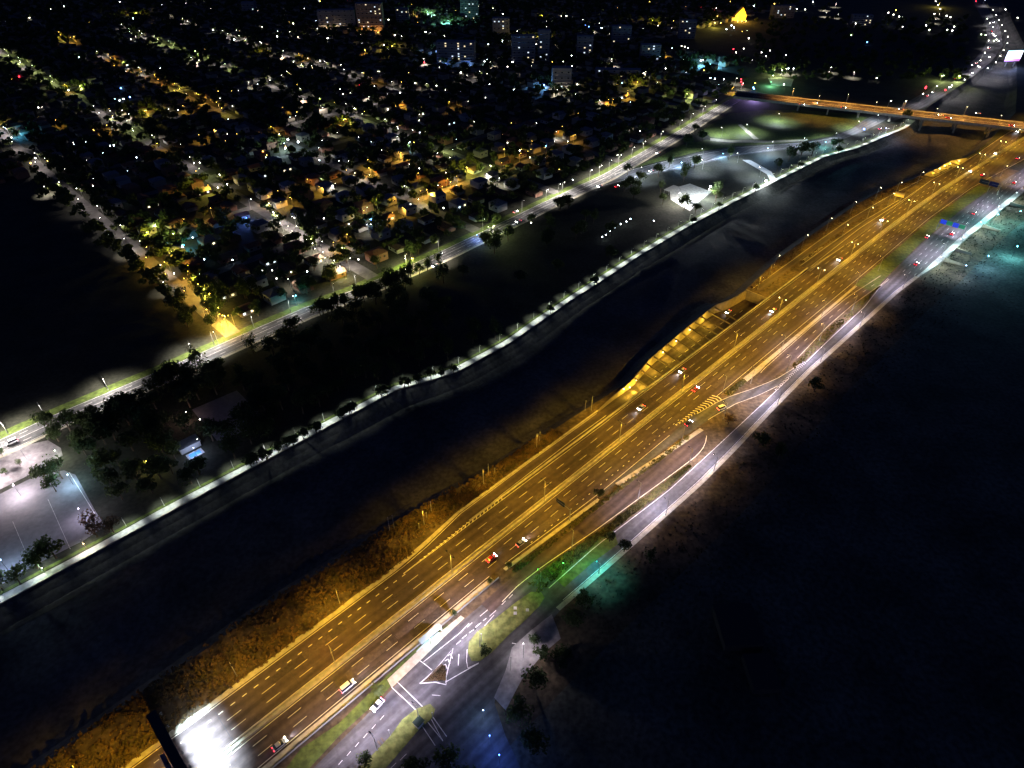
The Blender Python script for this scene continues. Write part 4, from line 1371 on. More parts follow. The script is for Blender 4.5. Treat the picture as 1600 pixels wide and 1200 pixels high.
CITY_L = [
    # x, y, kind, strength
    (5, 70, 'W', 1), (14, 80, 'Y', 1), (65, 106, 'G', 1.6), (50, 112, 'W', .8), (125, 136, 'G', 1.5), (138, 148, 'W', 2.2), (155, 158, 'W', 2.0), (190, 172, 'W', 1.3), (203, 178, 'W', 1), (228, 173, 'Y', 1.6), (182, 197, 'Y', 1.4),
    (145, 202, 'O', 2), (165, 196, 'O', 1), (85, 188, 'O', 1), (73, 51, 'Y', 1.2), (101, 58, 'Y', 1), (140, 70, 'Y', 1.6), (128, 75, 'W', 1.2), (148, 80, 'O', 1), (155, 88, 'W', 1), (200, 105, 'G', 2), (213, 113, 'W', 1), (233, 115, 'Y', 1.5),
    (240, 123, 'O', 1.5), (252, 129, 'O', 1.5), (268, 137, 'O', 1.4), (285, 142, 'O', 1.4), (295, 141, 'Y', 1.6), (287, 165, 'O', 1.4), (265, 170, 'W', .7), (205, 52, 'W', 1.4), (213, 57, 'W', 1.2), (213, 20, 'Y', 1.4), (235, 17, 'Y', 1.2), (246, 15, 'Y', 1),
    (300, 90, 'W', 1.4), (312, 94, 'W', 1.2), (325, 95, 'G', 1.5), (336, 104, 'W', 1), (288, 80, 'G', 1), (345, 55, 'W', 1.2), (340, 147, 'W', 1.2), (363, 142, 'O', 1), (388, 128, 'W', 1.5), (17, 216, 'Y', 1.4), (57, 232, 'W', 1.6), (60, 252, 'O', 1.4),
    (92, 268, 'Y', 1.3), (70, 292, 'W', 1.8), (108, 288, 'Y', 1), (122, 290, 'Y', 1.1), (230, 228, 'W', 1.8), (250, 235, 'O', 2), (282, 252, 'W', 1.8), (262, 215, 'G', .8), (310, 210, 'O', 1), (333, 203, 'O', 1), (318, 262, 'W', 1), (330, 272, 'W', 1.6), (326, 290, 'Y', 1.8),
    (365, 291, 'W', 1), (395, 178, 'Y', 1), (418, 80, 'Y', 1), (440, 88, 'W', 1), (458, 96, 'W', 1.6), (472, 100, 'W', 2), (488, 102, 'W', 1.7), (425, 122, 'W', 1.5), (436, 137, 'W', 1.2), (447, 112, 'W', 1), (472, 155, 'W', 1.8), (488, 152, 'G', 1.4), (502, 166, 'W', 1.6),
    (442, 168, 'O', 1), (403, 178, 'O', 1.2), (465, 53, 'W', 1.7), (452, 50, 'W', 1), (495, 44, 'W', 1.4), (570, 80, 'O', 1.5), (612, 73, 'Y', 1.2), (663, 92, 'W', 1.5), (655, 98, 'O', .8), (613, 113, 'O', 1.2), (560, 127, 'O', 1), (630, 160, 'O', 1.5), (617, 166, 'O', 1),
    (570, 188, 'W', 1.8), (570, 172, 'G', .8), (538, 187, 'Y', 1.3), (517, 202, 'W', 1.6), (457, 212, 'O', 1.8), (485, 218, 'W', 1.8), (410, 236, 'O', 1.6), (476, 236, 'O', 1.4), (612, 208, 'W', 1.6), (622, 213, 'W', 1), (640, 224, 'C', 1.2), (628, 238, 'O', 1.2), (682, 240, 'W', 1.5),
    (692, 228, 'G', 1), (576, 250, 'O', 1.8), (578, 262, 'O', 1.8), (556, 270, 'W', 1.8), (505, 276, 'W', 1), (500, 292, 'O', 1.2), (525, 287, 'W', 1), (655, 270, 'O', 1), (697, 270, 'W', .8), (727, 262, 'Y', 2.2), (715, 276, 'O', 1.8), (703, 284, 'O', 2), (690, 291, 'O', 1.8), (668, 296, 'O', 1.6),
    (767, 258, 'G', 2), (762, 272, 'W', 1.8), (779, 278, 'W', 1.8), (788, 233, 'O', 1.6), (755, 176, 'O', 1.6), (742, 190, 'W', 1.8), (762, 115, 'W', 1.7), (760, 93, 'C', 1.6), (785, 66, 'C', 1.4), (765, 97, 'W', 1), (830, 220, 'O', 2.6), (880, 198, 'O', 2), (868, 206, 'W', 1.5), (845, 25, 'Y', 1),
    (835, 58, 'Y', 1.2), (1018, 32, 'Y', 1.5), (1081, 36, 'Y', 1.4), (1040, 80, 'O', 1.6), (955, 96, 'W', 2), (1010, 112, 'W', 1.8), (870, 140, 'W', 2.2), (900, 147, 'W', 1.5), (938, 156, 'W', 2), (950, 156, 'O', 2), (957, 155, 'O', 1.6), (980, 145, 'O', 1.8), (997, 128, 'Y', 1.5), (1075, 147, 'G', 1.5), (1117, 36, 'Y', 1.5), (1145, 136, 'O', 1.5), (1160, 130, 'W', 1),
    (418, 305, 'O', 1.6), (440, 316, 'O', 1.5), (455, 308, 'O', 1.3), (427, 332, 'W', 1.8), (440, 348, 'W', 1.6), (458, 362, 'W', 1.6), (476, 375, 'W', 1.6), (494, 388, 'W', 1.4), (510, 402, 'W', 1.6), (530, 415, 'W', 1.8), (520, 378, 'O', 1.3), (540, 367, 'O', 1.4), (488, 373, 'G', 1), (575, 352, 'W', .8),
    (572, 325, 'G', 1), (615, 333, 'O', 1.6), (627, 325, 'O', 1.2), (640, 318, 'W', 1.3), (652, 312, 'W', 1), (672, 303, 'Y', 1.8), (588, 312, 'Y', .8), (635, 405, 'G', 2.6), (645, 403, 'Y', 1.6), (690, 395, 'W', 1.2), (765, 355, 'G', 1.5), (770, 352, 'G', 1.5),
    (197, 340, 'Y', 2.6), (232, 362, 'Y', 1.8), (245, 350, 'G', 1.2), (268, 366, 'G', 1.2), (160, 325, 'O', 1), (125, 323, 'W', 1.2), (145, 306, 'Y', 1), (170, 368, 'W', 1.4), (200, 382, 'W', 1.4), (268, 392, 'Y', 2), (288, 415, 'Y', 2), (305, 435, 'Y', 2), (320, 450, 'Y', 2.4), (325, 470, 'Y', 2), (338, 482, 'Y', 1.6), (350, 492, 'Y', 2.4), (345, 505, 'O', 2),
    (248, 415, 'W', 1.2), (258, 440, 'W', 1), (95, 312, 'W', 1.6), (120, 318, 'W', 1.2), (335, 520, 'W', 2.2), (286, 384, 'C', 1.2), (452, 437, 'W', .9), (460, 462, 'C', .9),
    (434, 338, 'W', 1.8), (448, 354, 'W', 1.8), (467, 368, 'W', 1.8), (486, 381, 'W', 1.8), (502, 395, 'W', 1.8), (520, 408, 'W', 2), (538, 420, 'Y', 1.6), (312, 443, 'O', 2), (330, 458, 'O', 2.4), (340, 492, 'O', 3), (352, 500, 'O', 3), (295, 425, 'O', 2), (272, 398, 'O', 2), (320, 475, 'O', 2),
    (1230, 108, 'W', 1.2), (1240, 107, 'W', 1.2), (1298, 105, 'W', 1.4), (1296, 112, 'W', 1), (1336, 113, 'W', 1), (1222, 108, 'G', 1), (1210, 110, 'G', 1.2), (1150, 122, 'W', 1), (1290, 10, 'W', 2), (1291, 20, 'W', 1.8), (1307, 5, 'W', 1), (1309, 22, 'W', 1), (1468, 5, 'Y', 1.6), (1469, 22, 'W', 1.4), (1462, 30, 'W', 1.2), (1500, 118, 'G', 1.6), (1472, 118, 'G', 1.2),
]
# city trees: the nearest as things, the rest as one mass
ct = []
for _ in range(60000):
    if len(ct) > 8200:
        break
    v = random.uniform(212, 1700)
    u = random.uniform(-250, 1500)
    if not city(u, v):
        continue
    du = min(abs(u - s) for s in ST_U)
    dv = min(abs(v - s) for s in ST_V)
    if du < 4.6 or dv < 4.2 or (du < 8.5 and 150 < u < 230 and v < 372) or (du < 7.5 and u < 115 and v < 345):
        continue
    if min(du, dv) > 9 and random.random() < 0.2:
        continue
    if not in_view(W(u, v, 3)):
        continue
    ct.append((W(u, v, 0).length, u, v))
# dark wooded strip on the left and the dark hill park top right
for _ in range(420):
    px, py = random.uniform(1180, 1510), random.uniform(32, 128)
    q = P(px, py); u, v = to_uv(q)
    ct.append((q.length, u, v))
for _ in range(130):
    v = random.uniform(232, 560); u = random.choice((84, 104)) + random.gauss(0, 3)
    if abs(u - 94) > 5:
        ct.append((W(u, v, 0).length, u, v))
for (px, py, k, st) in CITY_L:
    for _ in range(2 if k in 'YG' else 1):
        q = P(px + random.uniform(-3, 3) * (1 if py > 200 else .5), py + random.uniform(-1, 1.5), 0)
        q = q + Vector((random.choice((-1, 1)) * random.uniform(3.2, 5.5), random.uniform(1.5, 5), 0))
        u, v = to_uv(q)
        ct.append((q.length, u, v))
ct.sort()
NTREE = 62
small = [crown_mesh('far_crown', 4, 70, 0.95, LEAF, s) for s in (21, 22, 23, 24)]
sv = [np.array([list(x.co) for x in m.vertices]) for m in small]
av, cnt = [], 0
for i, (_, u, v) in enumerate(ct):
    r = random.uniform(3.2, 5.8)
    if i < NTREE:
        lab, g = ('dark street tree along the amber lit side street', 'trees along the amber side street') if u < 115 and v < 560 else (('dark garden tree in the blocks nearest the avenue', 'garden trees nearest the avenue') if v < 300 else ('dark garden tree deeper in the neighbourhood', 'garden trees deeper in the neighbourhood'))
        kd = random.choice(['round', 'mid', 'tall'])
        lab = ('large ' if r > 4.6 else 'small ' if r < 3.8 else '') + {'round': 'round ', 'mid': 'paler round ', 'tall': 'tall narrow '}[kd] + lab
        tree(kd, W(u, v, 0), r, lab, g)
    else:
        a = random.uniform(0, 6.28)
        R = np.array([[math.cos(a), -math.sin(a), 0], [math.sin(a), math.cos(a), 0], [0, 0, 1]]) * (r / 4)
        q = W(u, v, r * 1.25)
        av.append(sv[i % 4] @ R.T + np.array(q))
        cnt += 70
V = np.concatenate(av)
me = bpy.data.meshes.new('tree_canopy')
me.vertices.add(len(V)); me.vertices.foreach_set('co', V.ravel())
me.loops.add(cnt * 4); me.loops.foreach_set('vertex_index', np.arange(cnt * 4))
me.polygons.add(cnt); me.polygons.foreach_set('loop_start', np.arange(cnt) * 4); me.polygons.foreach_set('loop_total', np.full(cnt, 4))
me.materials.append(LEAF2); me.update(); me.validate()
o = obm('tree_canopy', me, kind='stuff')
tag(o, 'thousands of distant dark tree crowns covering the suburb', 'trees')

# ------------------------------------------------------------------ lamps and points of light in the neighbourhood, read from the photo
YEL, ORA, WHI, COO = 'Y', 'O', 'W', 'C'
KC = {'W': (G_WHT, (1.0, 0.88, 0.78), 1500), 'Y': (G_AMB, (1.0, 0.78, 0.12), 1500), 'O': (G_AMB, (1.0, 0.52, 0.07), 1500), 'G': (G_GRN, (0.85, 1.0, 0.35), 1400), 'C': (G_COOL, (0.55, 0.85, 1.0), 1400)}
ROW = [(188.5, 226 + 17 * k, 'W', 6500) for k in range(9)] + [(94, 216 + 15 * k, 'O', 5000) for k in range(9)] + [(94, 360 + 24 * k, 'W', 3000) for k in range(7)] + [(283, 300 + 40 * k, 'W', 3500) for k in range(3)]
for u_, kinds_, p_ in ((94, 'WYW', .55), (188.5, 'WWOG', .7), (283, 'OOYW', .75), (377.5, 'WGW', .7), (472, 'WWO', .55)):
    v_ = 395 if u_ != 94 else 545
    while v_ < 1180:
        v_ += random.uniform(22, 34)
        if random.random() < p_:
            ROW.append((u_, v_, random.choice(kinds_), 5200 if v_ < 650 else 10000))
for v_, u0_, u1_ in ((285, 205, 460), (365, 100, 330), (535, 300, 560)):
    u_ = u0_
    while u_ < u1_:
        u_ += random.uniform(22, 36)
        if random.random() < .75:
            ROW.append((u_, -v_, 'O' if v_ < 400 else 'W', 4800))
KN = {'W': 'white', 'Y': 'yellow', 'O': 'orange', 'G': 'greenish', 'C': 'bluish'}
for (px, py, k, s) in CITY_L:
    g_, c_, p_ = KC[k]
    q = P(px, py, 7)
    cu_, cv_ = to_uv(q)
    if cv_ > 395 and min(abs(cu_ - t_) for t_ in (94, 188.5, 283, 377.5, 472)) < 13:
        continue
    near = py > 300
    far = py < 150
    pw = round(p_ * s * (11.0 if far else 7.0 if not near else 4.6), -1)
    zn = 'in the far part of the suburb' if far else ('in the middle blocks of the suburb' if not near else 'in the streets nearest the avenue')
    lamp('city' + k, (q.x, q.y, 0), random.choice((0, 1, 2, 3)) * math.pi / 2 + ROT, '%s street lamp glowing between dark trees %s' % (KN[k], zn), '%s lamps %s' % (KN[k], zn), 7.2, (1,), g_, c_, pw, 1.0, 0.8, 0, radius=0.25, angle=125, lkind='POINT' if k in 'YG' else 'SPOT')

for i, (u, v, k, pw) in enumerate(ROW):
    g_, c_, p_ = KC[k]
    sd = 1 if i % 2 else -1
    cross = v < 0
    v = abs(v)
    if k in 'YG' or cross or v > 375 or (k == 'O' and u > 100):
        kn = '%s lamp in the row along %s' % (KN[k], 'a cross street parallel to the avenue' if cross else ('the long street running up the left side' if u < 100 else 'the second long street running back' if u < 200 else 'the third long street running back' if u < 300 else 'the farther long streets running back'))
    else:
        kn = {'W': 'white lamp lighting the straight pale street running back from the avenue' if 180 < u < 200 else 'white lamp along a street running back from the avenue', 'O': 'orange lamp lighting the amber side street at the edge of the dark field'}[k]
    q_, rz_ = (W(u, v + sd * 4.4, 0), ROT + (math.pi if sd > 0 else 0)) if cross else (W(u + sd * 4.9, v, 0), ROT + (math.pi / 2 if sd > 0 else -math.pi / 2))
    lamp('row' + k, q_, rz_, kn, 'lamps: ' + kn, 8, (1,), g_, (1.0, 0.88, 0.84) if k == 'W' else c_, pw, 1.0, 1.6, 0.8, lr=0.3, cmin=0.2)

# bare points of light: garden and wall lamps
DOTS = {
    'C': [(366, 62), (150, 122), (123, 90), (202, 63), (187, 157), (193, 155), (203, 152), (297, 203), (361, 213), (213, 246), (178, 227), (172, 228), (422, 222), (450, 218), (466, 222), (446, 232), (499, 250), (760, 91), (757, 96), (785, 64), (763, 69), (1095, 95), (1098, 94), (1110, 122), (1117, 123),
          (1131, 124), (1175, 5), (1178, 9), (1143, 40), (1147, 43), (1135, 46), (972, 153), (985, 160), (895, 281), (1197, 283), (1110, 292), (480, 424), (312, 428), (363, 406), (183, 314), (199, 311), (223, 331), (319, 405), (301, 371), (208, 29), (640, 222), (685, 233), (700, 40), (653, 52), (661, 53),
          (660, 20), (668, 18), (676, 22), (1270, 3), (1232, 107), (850, 133), (690, 68), (704, 85), (940, 44), (915, 52), (862, 36), (1240, 107), (1210, 110), (1228, 86), (820, 93), (836, 93), (1022, 345), (979, 346), (961, 355), (941, 370), (947, 367), (954, 361), (970, 350), (985, 342)],
    'W': [(55, 247), (73, 247), (88, 252), (101, 264), (93, 258), (10, 33), (19, 33), (72, 36), (46, 28), (150, 20), (95, 3), (100, 10), (180, 5), (187, 3), (270, 5), (290, 5), (318, 4), (355, 1), (205, 62), (212, 68), (212, 97), (269, 79), (268, 24), (333, 47), (340, 75), (62, 126), (60, 168), (107, 141), (192, 222), (303, 255),
          (312, 254), (145, 290), (146, 279), (128, 275), (305, 189), (353, 125), (342, 165), (180, 124), (220, 128), (103, 162), (278, 172), (340, 293), (355, 288), (25, 64), (403, 17), (425, 12), (458, 37), (442, 20), (512, 60), (590, 88), (606, 77), (548, 145), (553, 148), (536, 147), (585, 135), (598, 158), (631, 135), (649, 130),
          (650, 136), (682, 134), (625, 145), (649, 177), (655, 178), (661, 178), (655, 188), (606, 171), (622, 201), (645, 203), (660, 247), (583, 249), (568, 234), (633, 254), (640, 257), (655, 263), (659, 270), (697, 270), (720, 114), (655, 81), (656, 82), (694, 57), (640, 55), (648, 51), (660, 52), (665, 50), (628, 57),
          (617, 55), (598, 40), (607, 31), (594, 28), (590, 38), (720, 113), (793, 165), (782, 222), (793, 223), (793, 104), (765, 132), (745, 5), (739, 7), (747, 10), (735, 3), (718, 15), (786, 22), (770, 13), (736, 23), (808, 49), (787, 58), (828, 68), (833, 69), (838, 69), (812, 78), (842, 166), (813, 207), (812, 235), (828, 246), (852, 246),
          (866, 221), (887, 221), (853, 228), (965, 242), (983, 180), (987, 181), (973, 177), (1000, 205), (978, 201), (993, 194), (877, 25), (885, 25), (890, 3), (945, 18), (1046, 29), (1010, 70), (1019, 82), (1006, 76), (1020, 90), (937, 50), (945, 52), (952, 53), (928, 51), (866, 72), (889, 72), (893, 87), (894, 103), (880, 96),
          (894, 97), (867, 145), (1040, 107), (990, 65), (956, 92), (902, 132), (967, 121), (1065, 72), (1070, 73), (1075, 75), (1150, 82), (1162, 76), (1190, 82), (1197, 88), (1175, 94), (1170, 60), (1125, 22), (1115, 30), (1119, 13), (800, 97), (803, 118), (440, 117), (402, 90), (410, 42), (433, 57), (470, 55), (447, 55), (565, 68), (500, 95),
          (197, 92), (275, 127), (1235, 13), (1245, 14), (1258, 15), (1203, 79), (1337, 37), (1350, 28), (1388, 20), (1396, 23), (1405, 26), (1410, 27), (1389, 38), (1410, 42), (1462, 2), (1466, 8), (1469, 14), (1485, 27), (1489, 34), (1491, 42), (1488, 48), (1480, 47), (1479, 25), (1450, 33), (1447, 40), (1452, 47), (1460, 22), (1571, 15), (1590, 28), (1553, 55), (1370, 122),
          (560, 405), (633, 420), (604, 444), (600, 70), (563, 55), (497, 344), (506, 341), (545, 350), (432, 435), (425, 422), (410, 423), (458, 390), (444, 368), (413, 365), (460, 340), (579, 351), (693, 325), (830, 348), (1225, 132), (312, 655), (317, 670), (290, 643), (308, 686), (125, 323), (218, 376), (272, 427)],
    'Y': [(48, 255), (74, 282), (116, 58), (254, 10), (300, 12), (533, 92), (570, 78), (613, 72), (676, 113), (625, 195), (606, 237), (730, 262), (788, 233), (843, 25), (1018, 32), (873, 4), (1027, 32), (1141, 3), (1117, 36), (1126, 36), (1180, 130), (1133, 32), (1121, 26), (903, 177), (800, 2), (712, 17), (247, 35), (500, 2), (520, 2), (505, 4), (1015, 3), (1210, 6), (1400, 16), (540, 186), (1100, 110), (828, 128), (228, 720)],
    'R': [(545, 0), (536, 2), (550, 3), (1095, 12), (1113, 12), (1093, 10), (1116, 16), (1158, 124), (1160, 132), (1158, 128), (1146, 77), (1446, 138), (1447, 136), (1477, 141), (1525, 2), (562, 133), (1184, 148), (663, 98), (30, 120)],
    'B': [(850, 133), (972, 130), (978, 134), (1177, 137), (1178, 139), (915, 39), (920, 42), (853, 228), (189, 138), (203, 152), (190, 60), (5, 197), (8, 200), (1387, 32), (1392, 34), (752, 285), (748, 283), (580, 343), (1350, 202), (1355, 66)],
    'G': [(1330, 55), (1533, 54), (1540, 55), (1557, 62), (1553, 64), (115, 269), (112, 268), (455, 425), (65, 107), (1475, 118), (1208, 118), (1222, 110), (18, 215)],
}
GM = {'C': G_COOL, 'W': G_WHT, 'Y': G_AMB, 'R': G_RED, 'B': G_BLUE, 'G': G_GRN}
GNAME = {'C': 'cold white', 'W': 'warm white', 'Y': 'yellow', 'R': 'red', 'B': 'blue', 'G': 'greenish'}
GMESH = {}
for k, lst in DOTS.items():
    for sz in (0, 1, 2, 3):
        mb = MB()
        r = (0.36, 0.52, 0.75, 0.2)[sz]
        mb.tube((0, 0, 0), (0, 0, 3.2), 0.06, 0.05, 6)
        n0 = len(mb.f)
        mb.ball((0, 0, 3.2 + r * .7), r, 8, 5)
        me = mb.mesh('globe_lamp', [DARKM, GM[k]])
        me.polygons.foreach_set('material_index', [0] * n0 + [1] * (len(mb.f) - n0))
        GMESH[(k, sz)] = me
    for i, (px, py) in enumerate(lst):
        q = P(px, py, 3.5)
        d = q.length
        if py > 500:
            sz = 3
        sz = 3 if py > 500 else 0 if d < 700 else (1 if d < 1100 else 2)
        if k == 'C' and (px, py) in ((422, 222), (450, 218), (466, 222), (446, 232), (1197, 283), (1110, 292), (1178, 9), (1095, 95), (785, 64), (760, 91)):
            sz = 2
        if k in 'RB' and sz < 3:
            sz = min(2, sz + 1)
        zn = 'far off near the skyline towers' if d > 1100 else ('in the middle distance' if d > 650 else 'near the avenue')
        t = obm('globe_lamp', GMESH[(k, sz)], None, (q.x, q.y, 0))
        tag(t, '%s globe lamp as a point of light %s' % (GNAME[k], zn), 'globe lamp', '%s globe lamps %s' % (GNAME[k], zn))

# hundreds of faint lights too small to tell apart
for gm_, nm_, n_ in ((G_WHT, 'white', 130), (G_COOL, 'cold white', 70), (G_AMB, 'amber', 90)):
    mb = MB(); c_ = 0; mi_ = []
    while c_ < n_:
        px, py = random.uniform(0, 1250), 300 * random.random() ** 1.4
        if px > 900 and py > 150 or px > 1180 and py > 25:
            continue
        q = P(px, py, 3)
        u, v = to_uv(q)
        if not city(u, v) and py > 60:
            continue
        r_ = random.uniform(0.12, 0.30) * (1.25 if py < 120 else 1)
        mb.ball((q.x, q.y, 4.6), r_, 6, 4)
        mi_ += [0] * (len(mb.f) - len(mi_))
        mb.tube((q.x, q.y, 0), (q.x, q.y, 4.6), 0.04, 0.04, 3)
        mi_ += [1] * (len(mb.f) - len(mi_))
        c_ += 1
    o = mb.ob('far_lights', [gm_, DARKM], kind='stuff')
    o.data.polygons.foreach_set('material_index', mi_)
    tag(o, 'scatter of faint %s lights across the distant suburb' % nm_, 'lights')

# coloured pools from the strong floodlights
for (px, py, z, c, pw) in ((444, 224, 7, (0.7, 0.95, 1.0), 6000), (1197, 283, 7, (0.8, 0.95, 1), 2500), (668, 18, 8, (0.5, 1.0, 0.9), 26000), (700, 32, 6, (0.3, 1.0, 0.75), 14000), (652, 25, 5, (1, .6, .3), 9000), (1110, 100, 5, (0.2, 0.65, 1.0), 16000),
                           (690, 80, 3, (0.2, 0.4, 1.0), 9000), (850, 134, 6, (0.15, 0.4, 1.0), 7000), (385, 341, 4, (0.12, 0.25, 1.0), 2600), (287, 383, 4, (0.1, 0.6, 0.9), 1500), (1180, 148, 6, (0.5, 0.35, 1.0), 9000), (578, 343, 4, (0.2, 0.4, 1.0), 1300), (745, 367, 4, (0.15, 0.3, 1), 1800),
                           (302, 700, 5, (0.5, 0.6, 1.0), 700), (285, 648, 4, (1, 0.6, 0.5), 260), (228, 722, 6, (1.0, 0.85, 0.2), 420), (25, 208, 4, (0.1, 0.5, 0.9), 3500), (462, 462, 4, (0.1, 0.6, 0.8), 900), (752, 285, 4, (0.3, 0.4, 1.0), 1500), (1205, 128, 5, (0.3, 1, 0.5), 6000), (1108, 296, 9, (0.85, 0.95, 1.0), 12000), (1062, 302, 9, (1.0, 0.93, 0.85), 9000),
                           (105, 742, 6, (0.45, 0.75, 1.0), 2600), (122, 795, 6, (0.85, 0.75, 1.0), 1300), (0, 875, 7, (0.5, 0.72, 1.0), 2200), (130, 850, 3, (1.0, 0.6, 0.3), 300), (30, 700, 7, (1.0, 0.88, 0.9), 3800), (85, 704, 6, (0.9, 1.0, 0.8), 1600), (20, 757, 7, (1.0, 0.88, 0.95), 5200), (-20, 735, 7, (1, .88, .9), 4500), (65, 888, 3, (0.8, 1, 0.4), 130),
                           (755, 1110, 6, (0.35, 0.6, 1.0), 300), (765, 1150, 6, (0.08, 0.2, 1.0), 420), (780, 1180, 6, (0.06, 0.16, 0.9), 400), (818, 1006, 7, (1.0, 0.92, 1.0), 1100), (672, 1000, 3, (0.55, 0.95, 1.0), 200),
                           (880, 880, 4, (0.1, 0.9, 0.15), 260), (1560, 335, 9, (0.15, 0.7, 0.8), 6000), (1590, 385, 9, (0.15, 0.6, 0.75), 6000), (1545, 400, 9, (0.25, 0.6, 0.9), 3500), (1510, 415, 8, (0.45, 0.6, 0.9), 1200), (1595, 330, 9, (0.15, 0.7, 0.85), 3000), (1385, 200, 6, (0.5, 0.6, 1.0), 3000), (1290, 222, 5, (0.2, 0.75, 0.9), 3500), (1130, 240, 4, (0.3, 0.6, 1.0), 3000), (1065, 254, 4, (0.3, 0.6, 1.0), 3000), (1200, 232, 8, (0.35, 0.6, 1.0), 6000)):
    q = P(px, py, z)
    pw *= 3.0 if (px < 160 and py > 600) else (4.0 if py > 500 else (5.0 if px > 1040 else 3.5))
    # each of these is a small fixture on a short mast
    mb = MB()
    mb.tube((0, 0, 0), (0, 0, z), 0.07, 0.05, 6)
    n0 = len(mb.f)
    mb.box((0, 0.15, z), (0.5, 0.3, 0.35) if py < 500 else (0.3, 0.2, 0.2))
    mx = max(c)
    fm = glow('flood_%.2f_%.2f_%.2f' % c, tuple(a / mx for a in c), 14)
    me = mb.mesh('flood_lamp', [DARKM, fm])
    me.polygons.foreach_set('material_index', [0] * n0 + [1] * (len(mb.f) - n0))
    o = obm('flood_lamp', me, None, (q.x, q.y, 0))
    hue = 'blue' if c[2] > 0.7 and c[0] < 0.4 else ('green' if c[1] > 0.8 and c[2] < 0.6 and c[0] < 0.6 else ('teal' if c[0] < 0.55 and c[1] > .55 else ('orange' if c[2] < 0.6 else 'white')))
    wh = 'among the suburb blocks' if py < 420 and px < 1000 else ('at the lit plaza and court on the left' if px < 160 else ('in the dark riverside park' if px < 400 else ('around the bottom junction' if px < 950 else 'near the interchange and promenade')))
    tag(o, '%s flood lamp on a short mast %s' % (hue, wh), 'flood lamp', '%s flood lamps %s' % (hue, wh))
    light((q.x, q.y, z - 0.5), c, pw, 'POINT', 170, 0.3)

# ------------------------------------------------------------------ towers and special buildings
TW = [mat('tower_concrete', (0.30, 0.27, 0.24), 0.85, var=0.1, scale=0.3), mat('tower_dark', (0.12, 0.13, 0.16), 0.7, var=0.1, scale=0.3), mat('tower_warm', (0.35, 0.24, 0.17), 0.85, var=0.1, scale=0.3)]
mb = MB(); mb.box((0, 0, 0), (2.0, 0.12, 1.3))
TWIN = {'dark': mb.mesh('window', GLASS), 'warm': mb.mesh('window', glow('tower_window_warm', (1.0, 0.8, 0.5), 1.3)), 'cool': mb.mesh('window', glow('tower_window_cool', (0.75, 0.88, 1.0), 1.3))}


def tower(px0, px1, pyb, floors, depth, m, lit, label, rz=0.0, glowcol=None, gp=0):
    a, b = P(px0, pyb), P(px1, pyb)
    w = (b - a).length
    c = (a + b) / 2
    t = thing('apartment_building', label, 'building', (c.x, c.y, 0), rz)
    h = floors * 3.1
    q = MB(); q.box((0, depth / 2, h / 2), (w, depth, h)); q.ob('wall', m, t)
    q = MB(); q.box((0, depth / 2, h + 0.5), (w * .4, depth * .4, 1.0)); q.box((0, depth / 2, h + .15), (w + .4, depth + .4, .3)); q.ob('roof', TW[1], t)
    n = max(2, min(6, int(w / 6)))
    for f in range(floors):
        q = MB(); q.box((0, -0.7, f * 3.1 + 0.15), (w * .96, 1.4, 0.25)); q.ob('balcony', CONC, t)
        for k in range(n):
            s = 'dark'
            if random.random() < lit:
                s = random.choice(('warm', 'cool'))
            if s != 'dark' or f % 2 == 0:
                obm('window', TWIN[s], t, (-w / 2 + (k + .5) * w / n, -0.08, f * 3.1 + 1.75))
    if glowcol:
        for s in (-1, 0, 1):
            light((c.x + s * w * .3, c.y - 6, 1.0), glowcol, gp, 'POINT', 170, 0.5)
            q = MB(); q.box((s * w * .3, -6, 0.5), (0.8, 0.8, 1.0)); q.ob('ground_light', G_AMB, t)
    return t


tower(500, 556, 46, 9, 14, TW[0], 0.12, 'long balconied apartment block lit warm from below at the top edge', 0.12, (1.0, 0.75, 0.5), 6000)
tower(560, 600, 50, 13, 16, TW[2], 0.10, 'taller orange lit apartment tower beside the long block at the top edge', 0.0, (1.0, 0.5, 0.12), 9000)
tower(683, 742, 102, 9, 16, TW[1], 0.30, 'blue lit block with cold bright windows in the upper middle', -0.08, (0.15, 0.35, 1.0), 5000)
tower(862, 892, 142, 8, 12, TW[0], 0.05, 'pale slab of balconies beside the bright blue light', 0.0, (1.0, 0.95, 0.8), 4000)
for (a, b, y, f, m, l, lab) in ((800, 836, 100, 11, 1, .10, 'dark tower with a few lit windows left of the pale slab'), (840, 858, 95, 12, 1, .12, 'narrow dark tower with scattered lit windows'), (900, 925, 92, 9, 1, .12, 'dark apartment block with blue and white windows'),
                                (770, 796, 60, 9, 0, .10, 'grey tower block above the cold floodlights'), (955, 985, 70, 8, 1, .08, 'dark block on the far side of the suburb'), (1000, 1030, 98, 7, 1, .10, 'low dark block near the white lit forecourt'), (1060, 1085, 60, 8, 1, .12, 'dark tower left of the amber pavilion'),
                                (930, 1000, 122, 3, 0, .04, 'long low pale building with a light roof'), (620, 640, 40, 8, 1, .15, 'dark tower left of the floodlit sports field'), (720, 748, 30, 10, 1, .14, 'dark tower right of the floodlit sports field'), (1205, 1240, 28, 6, 1, .2, 'dark building with a row of small lights at the top edge'),
                                (380, 400, 22, 6, 1, .15, 'small dark block at the top left'), (1330, 1360, 40, 5, 1, .2, 'dark low building beside the purple sign light')):
    tower(a, b, y, f, 12, TW[m], l, lab, random.uniform(-.1, .1))


def court(pts, m, name, z=0.12):
    return flat(name, PX(pts), z, m)


